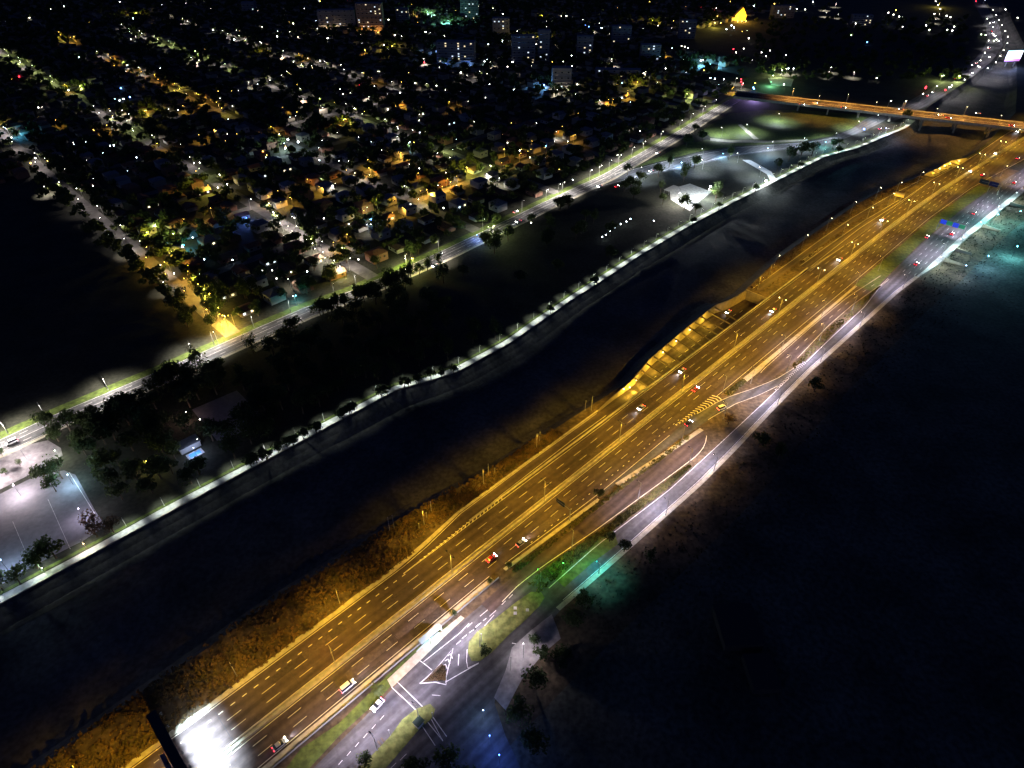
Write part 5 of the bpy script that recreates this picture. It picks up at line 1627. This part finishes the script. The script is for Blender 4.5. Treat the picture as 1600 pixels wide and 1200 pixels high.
court([(645, 20), (665, 14), (690, 18), (712, 28), (706, 40), (690, 42), (655, 32)], PATHM, 'sports_field')
court([(1088, 98), (1095, 94), (1128, 98), (1128, 108), (1105, 108), (1092, 110)], PATHM, 'sports_field')
court([(1046, 296), (1078, 287), (1112, 300), (1096, 312), (1078, 330), (1048, 312)], PATHM, 'sports_field')
court([(1165, 148), (1175, 140), (1215, 152), (1260, 160), (1260, 166), (1200, 160)], ASPH_G, 'slip_road', 0.09)
court([(1200, 122), (1225, 121), (1240, 124), (1236, 135), (1205, 133)], PATHM, 'sports_field')
# sports pavilion frame beside the white field
q = MB()
c0 = P(1048, 300)
pav = thing('covered_stand', 'small roofed stand at the left side of the white floodlit field', 'stand', c0, ROT)
m2 = MB(); m2.box((0, 0, 3.2), (14, 5, 0.25)); m2.ob('roof', WALLS[1], pav)
for x in (-6.5, 0, 6.5):
    for y in (-2.2, 2.2):
        m2 = MB(); m2.tube((x, y, 0), (x, y, 3.08), 0.12, 0.12, 6); m2.ob('post', STEEL, pav)
# amber pavilion
c0 = P(1155, 32)
am = thing('pavilion', 'bright amber peaked pavilion at the top edge right of centre', 'pavilion', c0, 0.1)
am.scale = (0.62, 0.62, 0.62)
m2 = MB()
m2.add([(-17, -6, 0), (17, -6, 0), (17, -6, 14), (2, -6, 34), (-17, -6, 12), (-17, 6, 0), (17, 6, 0), (17, 6, 14), (2, 6, 34), (-17, 6, 12)],
       [(0, 1, 2, 3, 4), (9, 8, 7, 6, 5), (4, 3, 8, 9), (3, 2, 7, 8), (0, 4, 9, 5), (1, 6, 7, 2)])
m2.ob('wall', mat('amber_cladding', (0.7, 0.45, 0.12), 0.7, var=0.2, scale=0.2), am)
m2 = MB(); m2.box((0, -6.3, 9), (9, 0.4, 1.2)); m2.box((-3, -6.3, 5), (1, 0.4, 8)); m2.box((4, -6.3, 5), (1, 0.4, 8)); m2.ob('door_frame', DARKM, am)
for x in (-12, 0, 12):
    x *= 0.62
    light((c0.x + x, c0.y - 12, 3), (1.0, 0.5, 0.06), 16000, 'POINT', 160, 0.5)
    light((c0.x + x, c0.y - 12, 12), (1.0, 0.6, 0.05), 7000, 'POINT', 160, 0.5)
    m2 = MB(); m2.box((x / 0.62, -19, 1.5), (1, 1, 3)); m2.ob('ground_light', G_AMB, am)

# roadside LED billboard beyond the overpass
c0 = P(1576, 104)
bb = thing('billboard', 'glowing white LED billboard with a pink foot strip at the upper right', 'billboard', c0, 0.12)
m2 = MB(); m2.box((0, 0, 13), (23, 1.6, 14)); m2.ob('frame', DARKM, bb)
m2 = MB(); m2.box((0, -0.95, 14.6), (22, 0.2, 9.6)); m2.ob('screen', glow('led_white', (0.93, 0.92, 1.0), 2.2, 'AUTO'), bb)
m2 = MB(); m2.box((0, -0.95, 8.2), (22, 0.2, 2.6)); m2.ob('screen', glow('led_pink', (0.75, 0.25, 0.55), 1.0), bb, label='pink strip at the foot of the screen')
m2 = MB(); m2.box((0, -0.95, 19.7), (22, 0.2, 0.4)); m2.ob('screen', glow('led_cyan', (0.2, 0.8, 1.0), 1.6), bb, label='cyan line along the top of the screen')
for x in (-6, 6):
    m2 = MB(); m2.tube((x, 0, 0), (x, 0, 6), 0.5, 0.5, 8); m2.ob('post', STEEL, bb)
light((c0.x - 3, c0.y - 9, 9), (0.25, 0.4, 1.0), 16000, 'POINT', 160, 1.0)
light((c0.x + 30, c0.y - 30, 9), (0.15, 0.35, 1.0), 12000, 'POINT', 160, 1.0)

# gantry billboard at the lower left, screen facing up the motorway
c0 = W(-20.6, 6.0, 0)
gb = thing('gantry_billboard', 'dark-backed gantry screen flooding the motorway white at the lower left', 'billboard', c0, ROT + math.pi / 2)
SCW = 25.0
m2 = MB(); m2.box((0, 0.0, 9.6), (SCW, 1.7, 6.4)); m2.box((0, -0.6, 12.95), (SCW, 2.6, 0.25)); m2.ob('frame', DARKM, gb)  # top hood added to hide the screen's glare from above
m2 = MB(); m2.box((0, -0.98, 9.6), (SCW - 0.8, 0.12, 5.8)); m2.ob('screen', glow('screen_white', (0.84, 0.92, 1.0), 9, 'AUTO'), gb)
m2 = MB(); m2.box((-4.5, 1.7, 11.9), (8, 1.2, 0.15)); m2.box((-4.5, 2.3, 12.4), (8, 0.06, 0.9)); m2.ob('catwalk', mat('blue_grey_metal', (0.2, 0.24, 0.32), 0.5, var=0.5, scale=2), gb)
m2 = MB(); m2.tube((-9.5, 1.3, 13.0), (-9.5, 6.0, 15.5), 0.12, 0.08, 6); m2.ob('aerial', STEEL, gb)
for x in (-12, 12):
    m2 = MB(); m2.tube((x, 0.4, 0), (x, 0.4, 6.4), 0.45, 0.4, 10); m2.ob('post', STEEL, gb)
for k in range(5):
    x = -10 + k * 5
    m2 = MB(); m2.tube((x, -1, 12.9), (x, -2.6, 13.4), 0.06, 0.06, 6); m2.box((x - .3, -2.7, 13.4), (0.3, 0.4, 0.3)); m2.box((x + .3, -2.7, 13.4), (0.3, 0.4, 0.3)); m2.ob('spot_lamp', DARKM, gb)
for k in range(7):  # added spots in front of the screen throw its white pool on the road
    x = -11 + k * 3.1
    light(tuple(gb.matrix_basis @ Vector((x, -1.6, 11.5))), (0.60, 0.80, 1.0), 85000, 'SPOT', 56, 0.3, aim=tuple((gb.matrix_basis.to_3x3() @ Vector((0, -0.52, -1.0)))), blend=0.75)
light(tuple(gb.matrix_basis @ Vector((0, 6, 9))), (0.72, 0.76, 1.0), 5000, 'SPOT', 110, 0.5, aim=(0.35, 0.35, -1), blend=1.0)

# overhead signs
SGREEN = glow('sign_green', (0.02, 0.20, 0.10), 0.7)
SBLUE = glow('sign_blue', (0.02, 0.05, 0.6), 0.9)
u, v = UVP(1474, 362)
gan = thing('sign_gantry', 'overhead gantry with blue and green direction signs across the side road', 'sign gantry', W(u, 0, 0), ROT + math.pi / 2)
v0, v1 = RR_SE(u) - 1, RR_NW(u) + 1
for vv in (v0, v1):
    m2 = MB(); m2.tube((vv, 0, 0), (vv, 0, 8), 0.25, 0.2, 8); m2.ob('post', STEEL, gan)
m2 = MB(); m2.tube((v0, 0, 7.6), (v1, 0, 7.6), 0.2, 0.2, 6); m2.tube((v0, 0, 6.2), (v1, 0, 6.2), 0.2, 0.2, 6); m2.ob('beam', STEEL, gan)
wd = (v1 - v0 - 1) / 4
for k in range(4):
    m2 = MB(); m2.box((v1 - 0.5 - (k + .5) * wd, 0.35, 7.0), (wd * .92, 0.2, 3.0)); m2.ob('sign_panel', SBLUE if k % 2 == 0 else SGREEN, gan, label='blue sign panel' if k % 2 == 0 else 'green sign panel')
for (px, py, lab, mm) in ((1538, 284, 'dark-backed sign panel over the motorway near the right edge', DARKM), (1553, 288, 'navy sign panel beside the dark one near the right edge', mat('navy_panel', (0.01, 0.01, 0.08), 0.5)), (876, 785, 'dark-backed cantilever sign over the near carriageway below the lamp pair', DARKM)):
    q = P(px, py, 7)
    u, v = to_uv(q)
    near = px < 1000
    t = thing('road_sign', lab, 'road sign', W(u, v, 0), ROT + math.pi / 2)
    off = -5.2 if near else -5
    m2 = MB(); m2.box((0, 0, 7), (4.2 if near else 6.5, 0.25, 2.4 if near else 3.6)); m2.ob('sign_panel', mm, t)
    m2 = MB(); m2.tube((off, 0, 0), (off, 0, 7.4), 0.2, 0.15, 8); m2.ob('post', STEEL, t)
    m2 = MB(); m2.tube((off, 0.2, 7.0), (1.5, 0.2, 7.0), 0.12, 0.1, 6); m2.ob('arm', STEEL, t)
q = P(1405, 306, 5); u, v = to_uv(q)
t = thing('road_sign', 'yellow-lit pale sign board standing on the embankment beside the motorway', 'road sign', W(u, v, 0), ROT + math.pi / 2)
m2 = MB(); m2.box((0, 0, 6), (7, 0.3, 3.2)); m2.ob('sign_panel', mat('yellow_board', (0.75, 0.6, 0.2), 0.6), t)
m2 = MB(); m2.tube((-2, 0.1, 0), (-2, 0.1, 5), 0.2, 0.2, 6); m2.tube((2, 0.1, 0), (2, 0.1, 5), 0.2, 0.2, 6); m2.ob('post', STEEL, t)

# poles on the river verge and in the junction
for (bx, by, h, lab) in ((609, 829, 8, 'slim bare pole at the river verge, left of its twin'), (616, 826, 8, 'slim bare pole at the river verge, right of its twin'), (667, 811, 4, 'short pale post among the scrub above the bush'), (674, 799, 6, 'slim pale pole just right of the short post in the scrub'),
                         (763, 743, 7, 'bare pole at the river verge above the motorway lamp'), (773, 740, 3.5, 'short post beside the bare pole at the river verge'), (843, 690, 6, 'slim pole on the river verge right of the middle'), (914, 641, 6, 'slim pole on the river verge near the sunken ramp'),
                         (655, 826, 3, 'tiny pale post in the scrub left of the short post'), (798, 1048, 9, 'bare mast at the plaza corner with a long shadow'), (818, 1028, 9, 'leaning bare mast beside the bushy plaza tree'), (752, 1003, 5, 'signal post at the round end of the traffic island'), (676, 1122, 3.6, 'stubby post at the pedestrian crossing end'), (609, 1150, 4, 'thin post on the lower traffic island')):
    q = P(bx, by)
    mb = MB(); mb.tube((0, 0, 0), (0.1, 0, h), 0.13, 0.09, 8); mb.box((0.1, 0, h), (0.35, 0.35, 0.3))
    o = mb.ob('post', STEEL); o.name = 'slim_pole'; o.location = q
    tag(o, lab, 'pole')

# bus shelter, kiosk, benches
c0 = P(672, 997)
sh = thing('bus_shelter', 'glass roofed bus shelter glowing pale teal beside the frontage road', 'bus shelter', c0, ROT)
m2 = MB(); m2.box((0, 0, 2.6), (8.4, 2.2, 0.15)); m2.ob('roof', mat('frosted_glass', (0.55, 0.7, 0.68), 0.3), sh)
m2 = MB(); m2.box((0, 0.95, 1.4), (8, 0.06, 2.0)); m2.ob('back_panel', mat('pale_glass', (0.35, 0.5, 0.5), 0.2), sh)
for x in (-3.8, 0, 3.8):
    m2 = MB(); m2.tube((x, 0.9, 0), (x, 0.9, 2.52), 0.06, 0.06, 6); m2.ob('post', STEEL, sh)
m2 = MB(); m2.box((0, 0.5, 0.45), (6, 0.45, 0.08)); m2.ob('bench', STEEL, sh)
m2 = MB(); m2.box((4.6, 0, 1.4), (0.25, 1.4, 2.2)); m2.ob('light_box', glow('shelter_light_box', (0.8, 1.0, 1.0), 2), sh)
flat('bus_bay', PX([(650, 1018), (664, 1004), (684, 988), (692, 988), (676, 1006), (660, 1022)]), 0.075, mat('pale_teal_bay', (0.30, 0.36, 0.35), 0.8, var=0.1, scale=1))
c0 = P(655, 1133)
ks = thing('kiosk', 'small dark green roofed kiosk at the pedestrian crossing on the lower island', 'kiosk', c0, ROT + 0.1)
m2 = MB(); m2.box((0, 0, 1.2), (2.2, 1.8, 2.4)); m2.ob('wall', WALLS[1], ks)
m2 = MB(); m2.box((0, 0, 2.5), (2.9, 2.5, 0.2)); m2.ob('roof', mat('dark_green_roof', (0.01, 0.03, 0.02), 0.6), ks)
for (bx, by, lab) in ((593, 1162, 'low dark bench on the lower island, left one'), (598, 1157, 'low dark bench on the lower island, right one')):
    mb = MB(); mb.box((0, 0, 0.45), (1.6, 0.5, 0.08)); mb.box((-.6, 0, .2), (.1, .4, .4)); mb.box((.6, 0, .2), (.1, .4, .4))
    o = mb.ob('bench', BARK); o.name = 'park_bench'; o.location = P(bx, by, .16); o.rotation_euler = (0, 0, ROT + 1.57); tag(o, lab, 'bench')
# house and pool building in the park
c0 = P(302, 706)
ph = thing('park_house', 'small house beside a pale blue glowing pool in the dark park', 'house', c0, ROT)
m2 = MB(); m2.box((0, 4, 1.6), (9, 5, 3.2)); m2.ob('wall', WALLS[1], ph)
m2 = MB(); m2.box((0, 4, 3.3), (10, 6, 0.25)); m2.ob('roof', ROOFS[1], ph)
m2 = MB(); m2.box((0, -2, 0.08), (7, 4, 0.12)); m2.ob('pool_deck', PATHM, ph)
m2 = MB(); m2.box((0, -2, 0.16), (5, 2.6, 0.06)); m2.ob('pool', mat('pool_blue', (0.1, 0.35, 0.6), 0.1), ph)
# faint clubhouse on the dark hillside
c0 = P(1150, 985)
HB = mat('dark_flat_roof', (0.035, 0.035, 0.035), 1.0)
cl = thing('hillside_building', 'faint flat-roofed building on the unlit hillside at the lower right', 'building', c0, ROT - 0.75)
m2 = MB(); m2.box((0, 0, 2), (13, 15, 4)); m2.ob('wall', HB, cl)
m2 = MB(); m2.box((0, 0, 4.1), (13.6, 15.6, 0.2)); m2.ob('roof', HB, cl)
m2 = MB(); m2.box((3, -16, 1.5), (9, 12, 3)); m2.ob('annex', HB, cl)

# ------------------------------------------------------------------ scrub on the verges: nobody could count it
def scrub(name, fn, n, m, lab, r0=0.25, r1=0.7):
    tuft = crown_mesh('tuft', 1.0, 14, 0.42, m, 99, 0.7, 3)
    T = np.array([list(x.co) for x in tuft.vertices])
    out = []
    tr = 0
    while len(out) < n and tr < n * 8:
        tr += 1
        q = fn()
        if q is None:
            continue
        s = random.uniform(r0, r1)
        a = random.uniform(0, 6.28)
        R = np.array([[math.cos(a), -math.sin(a), 0], [math.sin(a), math.cos(a), 0], [0, 0, 1]]) * s
        out.append(T @ R.T + np.array((q[0], q[1], q[2] + 0.45 * s)))
    V = np.concatenate(out); c = len(V) // 4
    me = bpy.data.meshes.new(name)
    me.vertices.add(len(V)); me.vertices.foreach_set('co', V.ravel())
    me.loops.add(c * 4); me.loops.foreach_set('vertex_index', np.arange(c * 4))
    me.polygons.add(c); me.polygons.foreach_set('loop_start', np.arange(c) * 4); me.polygons.foreach_set('loop_total', np.full(c, 4))
    me.materials.append(m); me.update()
    o = obm(name, me, kind='stuff'); tag(o, lab, 'scrub')


def fn_bank():
    u = random.uniform(-90, 165); e = BANK(u)
    v = random.uniform(17.2 if u < 75 else 21.2, e + 2)
    if math.sin(u * 0.13 + v * 0.3) + random.uniform(-1, 1) < -0.6:
        return None
    return W(u, v, 0 if v < e else -0.8)


scrub('scrub', fn_bank, 6500, SCRUBM, 'dry tufts of scrub on the amber lit river verge of the motorway', 0.3, 0.85)


def fn_slip():
    r = random.random()
    if r < 0.45:
        u = random.uniform(96, 190); v = random.uniform(RR_NW(u) + 0.8, FD_SE(u) - 0.8) if RR_NW(u) + 1.2 < FD_SE(u) - .8 else None
    elif r < 0.65:
        u = random.uniform(290, 410); v = random.uniform(RR_NW(u) + 0.6, IR_SE(u) - 0.8)
    elif r < 0.8:
        u = random.uniform(150, 205); v = random.uniform(FD_NW(u) + .4, FD_NW(u) + 2.2)
    elif r < 0.9:
        u = random.uniform(96, 150); v = random.uniform(FD_NW(u) + .4, FD_NW(u) + 2.6)
    else:
        u = random.uniform(245, 262); v = random.uniform(-19, -16)
    if v is None:
        return None
    return W(u, v, 0)


scrub('scrub', fn_slip, 2600, mat('yellow_scrub', (0.17, 0.15, 0.05), 0.9, col2=(0.06, 0.06, 0.02), scale=0.5), 'low planted shrubs filling the strips between the slip roads')


def fn_isl():
    q = P(random.uniform(664, 696), random.uniform(1040, 1063)); u, v = to_uv(q)
    a, b = proj(q)
    if (b - 1036) < (697 - a) * 0.9:
        return None
    return (q.x, q.y, 0.16)


scrub('scrub', fn_isl, 160, SCRUBM, 'dark low planting on the small triangular island', 0.25, 0.5)


def fn_emb():
    u = random.uniform(350, 620)
    v = random.uniform(17, BANK(u) - 1)
    c2a = curve((350, 21), (400, 22.5), (450, 23), (500, 23), (560, 20), (620, 15))(u); c2b = curve((350, 25), (400, 27), (450, 27.5), (500, 27), (560, 23.5), (620, 17.5))(u)
    if c2a - .3 < v < c2b + .3 or v < 20 and u < 560:
        return None
    return W(u, v, 0)


scrub('scrub', fn_emb, 1500, SCRUBM, 'sparse scrub dotting the amber embankment beyond the sunken ramp', 0.2, 0.6)


def fn_hill():
    u = random.uniform(100, 660); v = RR_SE(u) - 5 - abs(random.gauss(0, 16))
    return W(u, v, 0.03)


scrub('scrub', fn_hill, 1800, mat('dark_scrub', (0.05, 0.045, 0.03), 0.9, col2=(0.035, 0.04, 0.018), scale=0.2), 'dark scrub covering the hillside below the side road', 0.25, 0.6)

# ------------------------------------------------------------------ vehicles
CARC = {'white': (0.7, 0.7, 0.7), 'silver': (0.35, 0.36, 0.38), 'black': (0.015, 0.015, 0.018), 'red': (0.4, 0.02, 0.02), 'blue': (0.03, 0.06, 0.2), 'grey': (0.12, 0.12, 0.13)}
CM = {k: mat(k + '_car_paint', v, 0.3) for k, v in CARC.items()}
CAR = {}


def car_meshes(c, van=False):
    key = (c, van)
    if key in CAR:
        return CAR[key]
    H0, H1 = 0.32, (1.05 if van else 0.86)
    HT = 2.1 if van else 1.45
    L2 = 2.5 if van else 2.2
    prof = [(-L2, .35), (-L2 - .03, .75), (-L2 + .05, H1), (L2 - 1.2, H1), (L2 - .15, H1 - .14), (L2, .62), (L2 - .03, .35)]
    hw = .9
    q = MB()
    n = len(prof)
    vs = []
    for y, ins in ((-hw, 0), (-hw + .0, 0), (hw, 0)):
        pass
    ring = lambda y, s: [(x * s, y, z_) for x, z_ in prof]
    vs = ring(-hw + .12, .97) + ring(-hw, 1) + ring(hw, 1) + ring(hw - .12, .97)
    vs = [(x, -hw if k // n in (0,) else y, z_) if False else (x, y, z_) for k, (x, y, z_) in enumerate(vs)]
    vs = [(x, (-hw - .02 if k < n else (hw + .02 if k >= 3 * n else y)), z_) for k, (x, y, z_) in enumerate(vs)]
    fs = []
    for r in range(3):
        for i in range(n):
            fs.append((r * n + i, r * n + (i + 1) % n, (r + 1) * n + (i + 1) % n, (r + 1) * n + i))
    fs += [tuple(range(n - 1, -1, -1)), tuple(range(3 * n, 4 * n))]
    q.add(vs, fs)
    # roof panel
    rx0, rx1 = (-L2 + .25, L2 - 1.7) if van else (-L2 + 1.0, L2 - 2.0)
    q.box(((rx0 + rx1) / 2, 0, HT), (rx1 - rx0, 1.42, 0.07), taper=.96)
    body = q.mesh('body', CM[c])
    g = MB()
    bx0, bx1 = (-L2 + .08, L2 - 1.0) if van else (-L2 + .35, L2 - 1.15)
    g.add([(bx0, -.84, H1), (bx1, -.84, H1), (bx1, .84, H1), (bx0, .84, H1), (rx0, -.7, HT - .03), (rx1, -.7, HT - .03), (rx1, .7, HT - .03), (rx0, .7, HT - .03)],
          [(0, 1, 5, 4), (1, 2, 6, 5), (2, 3, 7, 6), (3, 0, 4, 7)])
    glass = g.mesh('window', CM[c] if False else GLASS)
    w = MB(); w.tube((0, -.1, 0), (0, .1, 0), .33, .33, 12)
    wheel = w.mesh('wheel', TYRE)
    h = MB(); h.add([(L2 - .32, -.22, .74), (L2 + .02, -.2, .6), (L2 + .02, .2, .6), (L2 - .32, .22, .74), (L2 - .3, -.22, .5), (L2 + .03, -.2, .48), (L2 + .03, .2, .48), (L2 - .3, .22, .5)],
                    [(0, 1, 2, 3), (1, 5, 6, 2), (0, 4, 5, 1), (3, 2, 6, 7), (4, 7, 6, 5), (0, 3, 7, 4)])
    h.v = [(x, y, z_ + .13) for x, y, z_ in h.v]
    head = h.mesh('headlight', G_HEAD)
    t = MB(); t.box((-L2 - .02, 0, .78), (.14, .36, .2))
    tail = t.mesh('taillight', G_RED)
    CAR[key] = (body, glass, wheel, head, tail, L2)
    return CAR[key]


def car(px, py, c, d, label, van=False, z=0.05, beam=3500, rz=None, name='car', bc=(0.92, 0.92, 1.0)):
    q = P(px, py, z + .6)
    q.z = z
    if rz is None:
        rz = ROT + (0 if d > 0 else math.pi)
    body, glass, wheel, head, tail, L2 = car_meshes(c, van)
    t = thing(name if not van else 'van', label, 'car' if not van else 'van', q, rz)
    obm('body', body, t); obm('window', glass, t)
    for x in (-L2 + .75, L2 - .8):
        for y in (-.86, .86):
            obm('wheel', wheel, t, (x, y, .33))
    for y in (-.64, .64):
        obm('headlight', head, t, (0, y, 0))
        obm('taillight', tail, t, (0, y, 0))
    if beam:
        light((L2 + .15, 0, .75), bc, beam, 'SPOT', 62, 0.15, t, aim=(1, 0, -0.16), blend=0.8)
        light((-L2 - .2, 0, .8), (1, .02, .03), 8, 'SPOT', 120, 0.15, t, aim=(-1, 0, -.3), blend=0.7)
    return t


ba = ROTB
car(1002, 637, 'white', -1, 'white car with bright headlights heading down the motorway just below the sunken ramp')
car(1066, 579, 'silver', -1, 'silver car with bright headlights beside the middle of the sunken ramp')
car(1208, 485, 'white', -1, 'white car throwing a blue-white beam on the upper carriageway')
car(1312, 405, 'silver', -1, 'silver car beside a median lamp halfway up the motorway')
car(1379, 343, 'white', -1, 'white car with glaring headlights below the yellow sign board')
car(1517, 267, 'white', -1, 'white car with headlights near the distant cutting')
car(1556, 239, 'silver', -1, 'silver car with headlights shortly before the overpass')
car(1590, 205, 'white', -1, 'white car emerging from under the overpass')
car(1138, 487, 'white', -1, 'white car with headlights inside the sunken ramp', z=-6.0, beam=700)
car(543, 1072, 'white', 1, 'white van in the outer lane near the junction tree', van=True)
car(437, 1163, 'silver', 1, 'silver car entering at the bottom of the motorway with a blue-white beam', beam=2600, bc=(.8, .85, 1))
car(814, 848, 'silver', 1, 'silver car with red tail lights right of the bottom sign', beam=1800)
car(768, 872, 'red', 1, 'red car with red tail lights beside the central strip', beam=500)
car(1087, 608, 'red', 1, 'red car in the middle lane opposite the sunken ramp', beam=1400)
car(1076, 661, 'black', 1, 'black car with red tail lights entering the curved slip road', beam=900)
q = UVP(1128, 637)
car(1128, 637, 'white', 1, 'pale van on the curve of the slip road', van=True, rz=ROT - 0.3, beam=900, z=.06)
car(590, 1101, 'white', -1, 'white car on the frontage road above the crossing', rz=ROT + math.pi + .15, beam=500)
car(1432, 412, 'red', 1, 'red car on the side road below the sign gantry', beam=1200)
car(1449, 370, 'grey', 1, 'grey car passing under the sign gantry', beam=2200)
car(1488, 365, 'red', 1, 'red car on the side road just past the sign gantry', beam=1200)
car(1522, 333, 'grey', 1, 'grey car on the side road beside the promenade', beam=1500)
car(1585, 285, 'red', 1, 'red car near the right edge on the side road', beam=900)
car(1590, 247, 'blue', 1, 'blue car on the merging lane at the right edge', beam=2500)
car(1535, 273, 'red', 1, 'red-lit car just above the dark sign panels', beam=900)
for (px, py, c, d, lab) in ((1274, 161, 'white', 1, 'white car near the left end of the overpass'), (1253, 163, 'white', 1, 'white car entering the overpass at its left end'), (1318, 168, 'silver', 1, 'silver car a third of the way over the overpass'), (1470, 180, 'white', -1, 'white car in the middle of the overpass'), (1482, 184, 'red', 1, 'red car close behind the white one on the overpass'),
                            (1528, 177, 'white', -1, 'white car with bright lights beside a lamp on the overpass'), (1581, 196, 'red', 1, 'red car at the right end of the overpass'), (1408, 171, 'grey', -1, 'grey car on the far lane of the overpass')):
    car(px, py, c, d, lab, z=8.06, rz=ba + (0 if d > 0 else math.pi), beam=900)
AVR = ROT
car(18, 691, 'white', -1, 'white van on the avenue at the left edge', van=True, rz=ROT + math.pi, beam=2200)
car(810, 346, 'white', -1, 'white car on the avenue beside a dark tree', beam=2500)
car(806, 331, 'white', 1, 'white car on the far side of the avenue', beam=2500)
car(680, 415, 'white', -1, 'white car with lights on the dim stretch of the avenue', beam=900)
car(937, 291, 'silver', -1, 'silver car on the avenue near the slip road', beam=1500)
car(964, 291, 'red', 1, 'red car with tail lights on the slip road', beam=900)
car(1017, 267, 'white', -1, 'white car under the lamps of the blue slip road', beam=1500)
car(1028, 239, 'white', -1, 'white car on the avenue beyond the fork', beam=1500)
car(1458, 144, 'white', -1, 'white car approaching the overpass on the far road', beam=2500)
car(1375, 201, 'blue', 1, 'blue-lit car on the loop below the overpass', beam=900)
for k, (u, dv, d) in enumerate(((960, -3, -1), (1010, 5, 1), (1060, -4, -1), (1120, 4, 1), (1175, -3, -1), (1240, 5, 1), (1310, -4, -1), (1390, 4, 1), (1480, -3, -1), (900, 4, 1), (1100, -4, -1), (1350, 0, -1))):
    p = W(u, NE_C(u) + dv, .6); a, b = proj(p)
    car(a, b, ('white', 'red', 'grey')[k % 3], -1 if d < 0 else 1, 'small car with lights on the winding far road', beam=700, rz=ROT + (math.pi if d < 0 else 0) + 0.2)['group'] = 'cars on the winding far road'
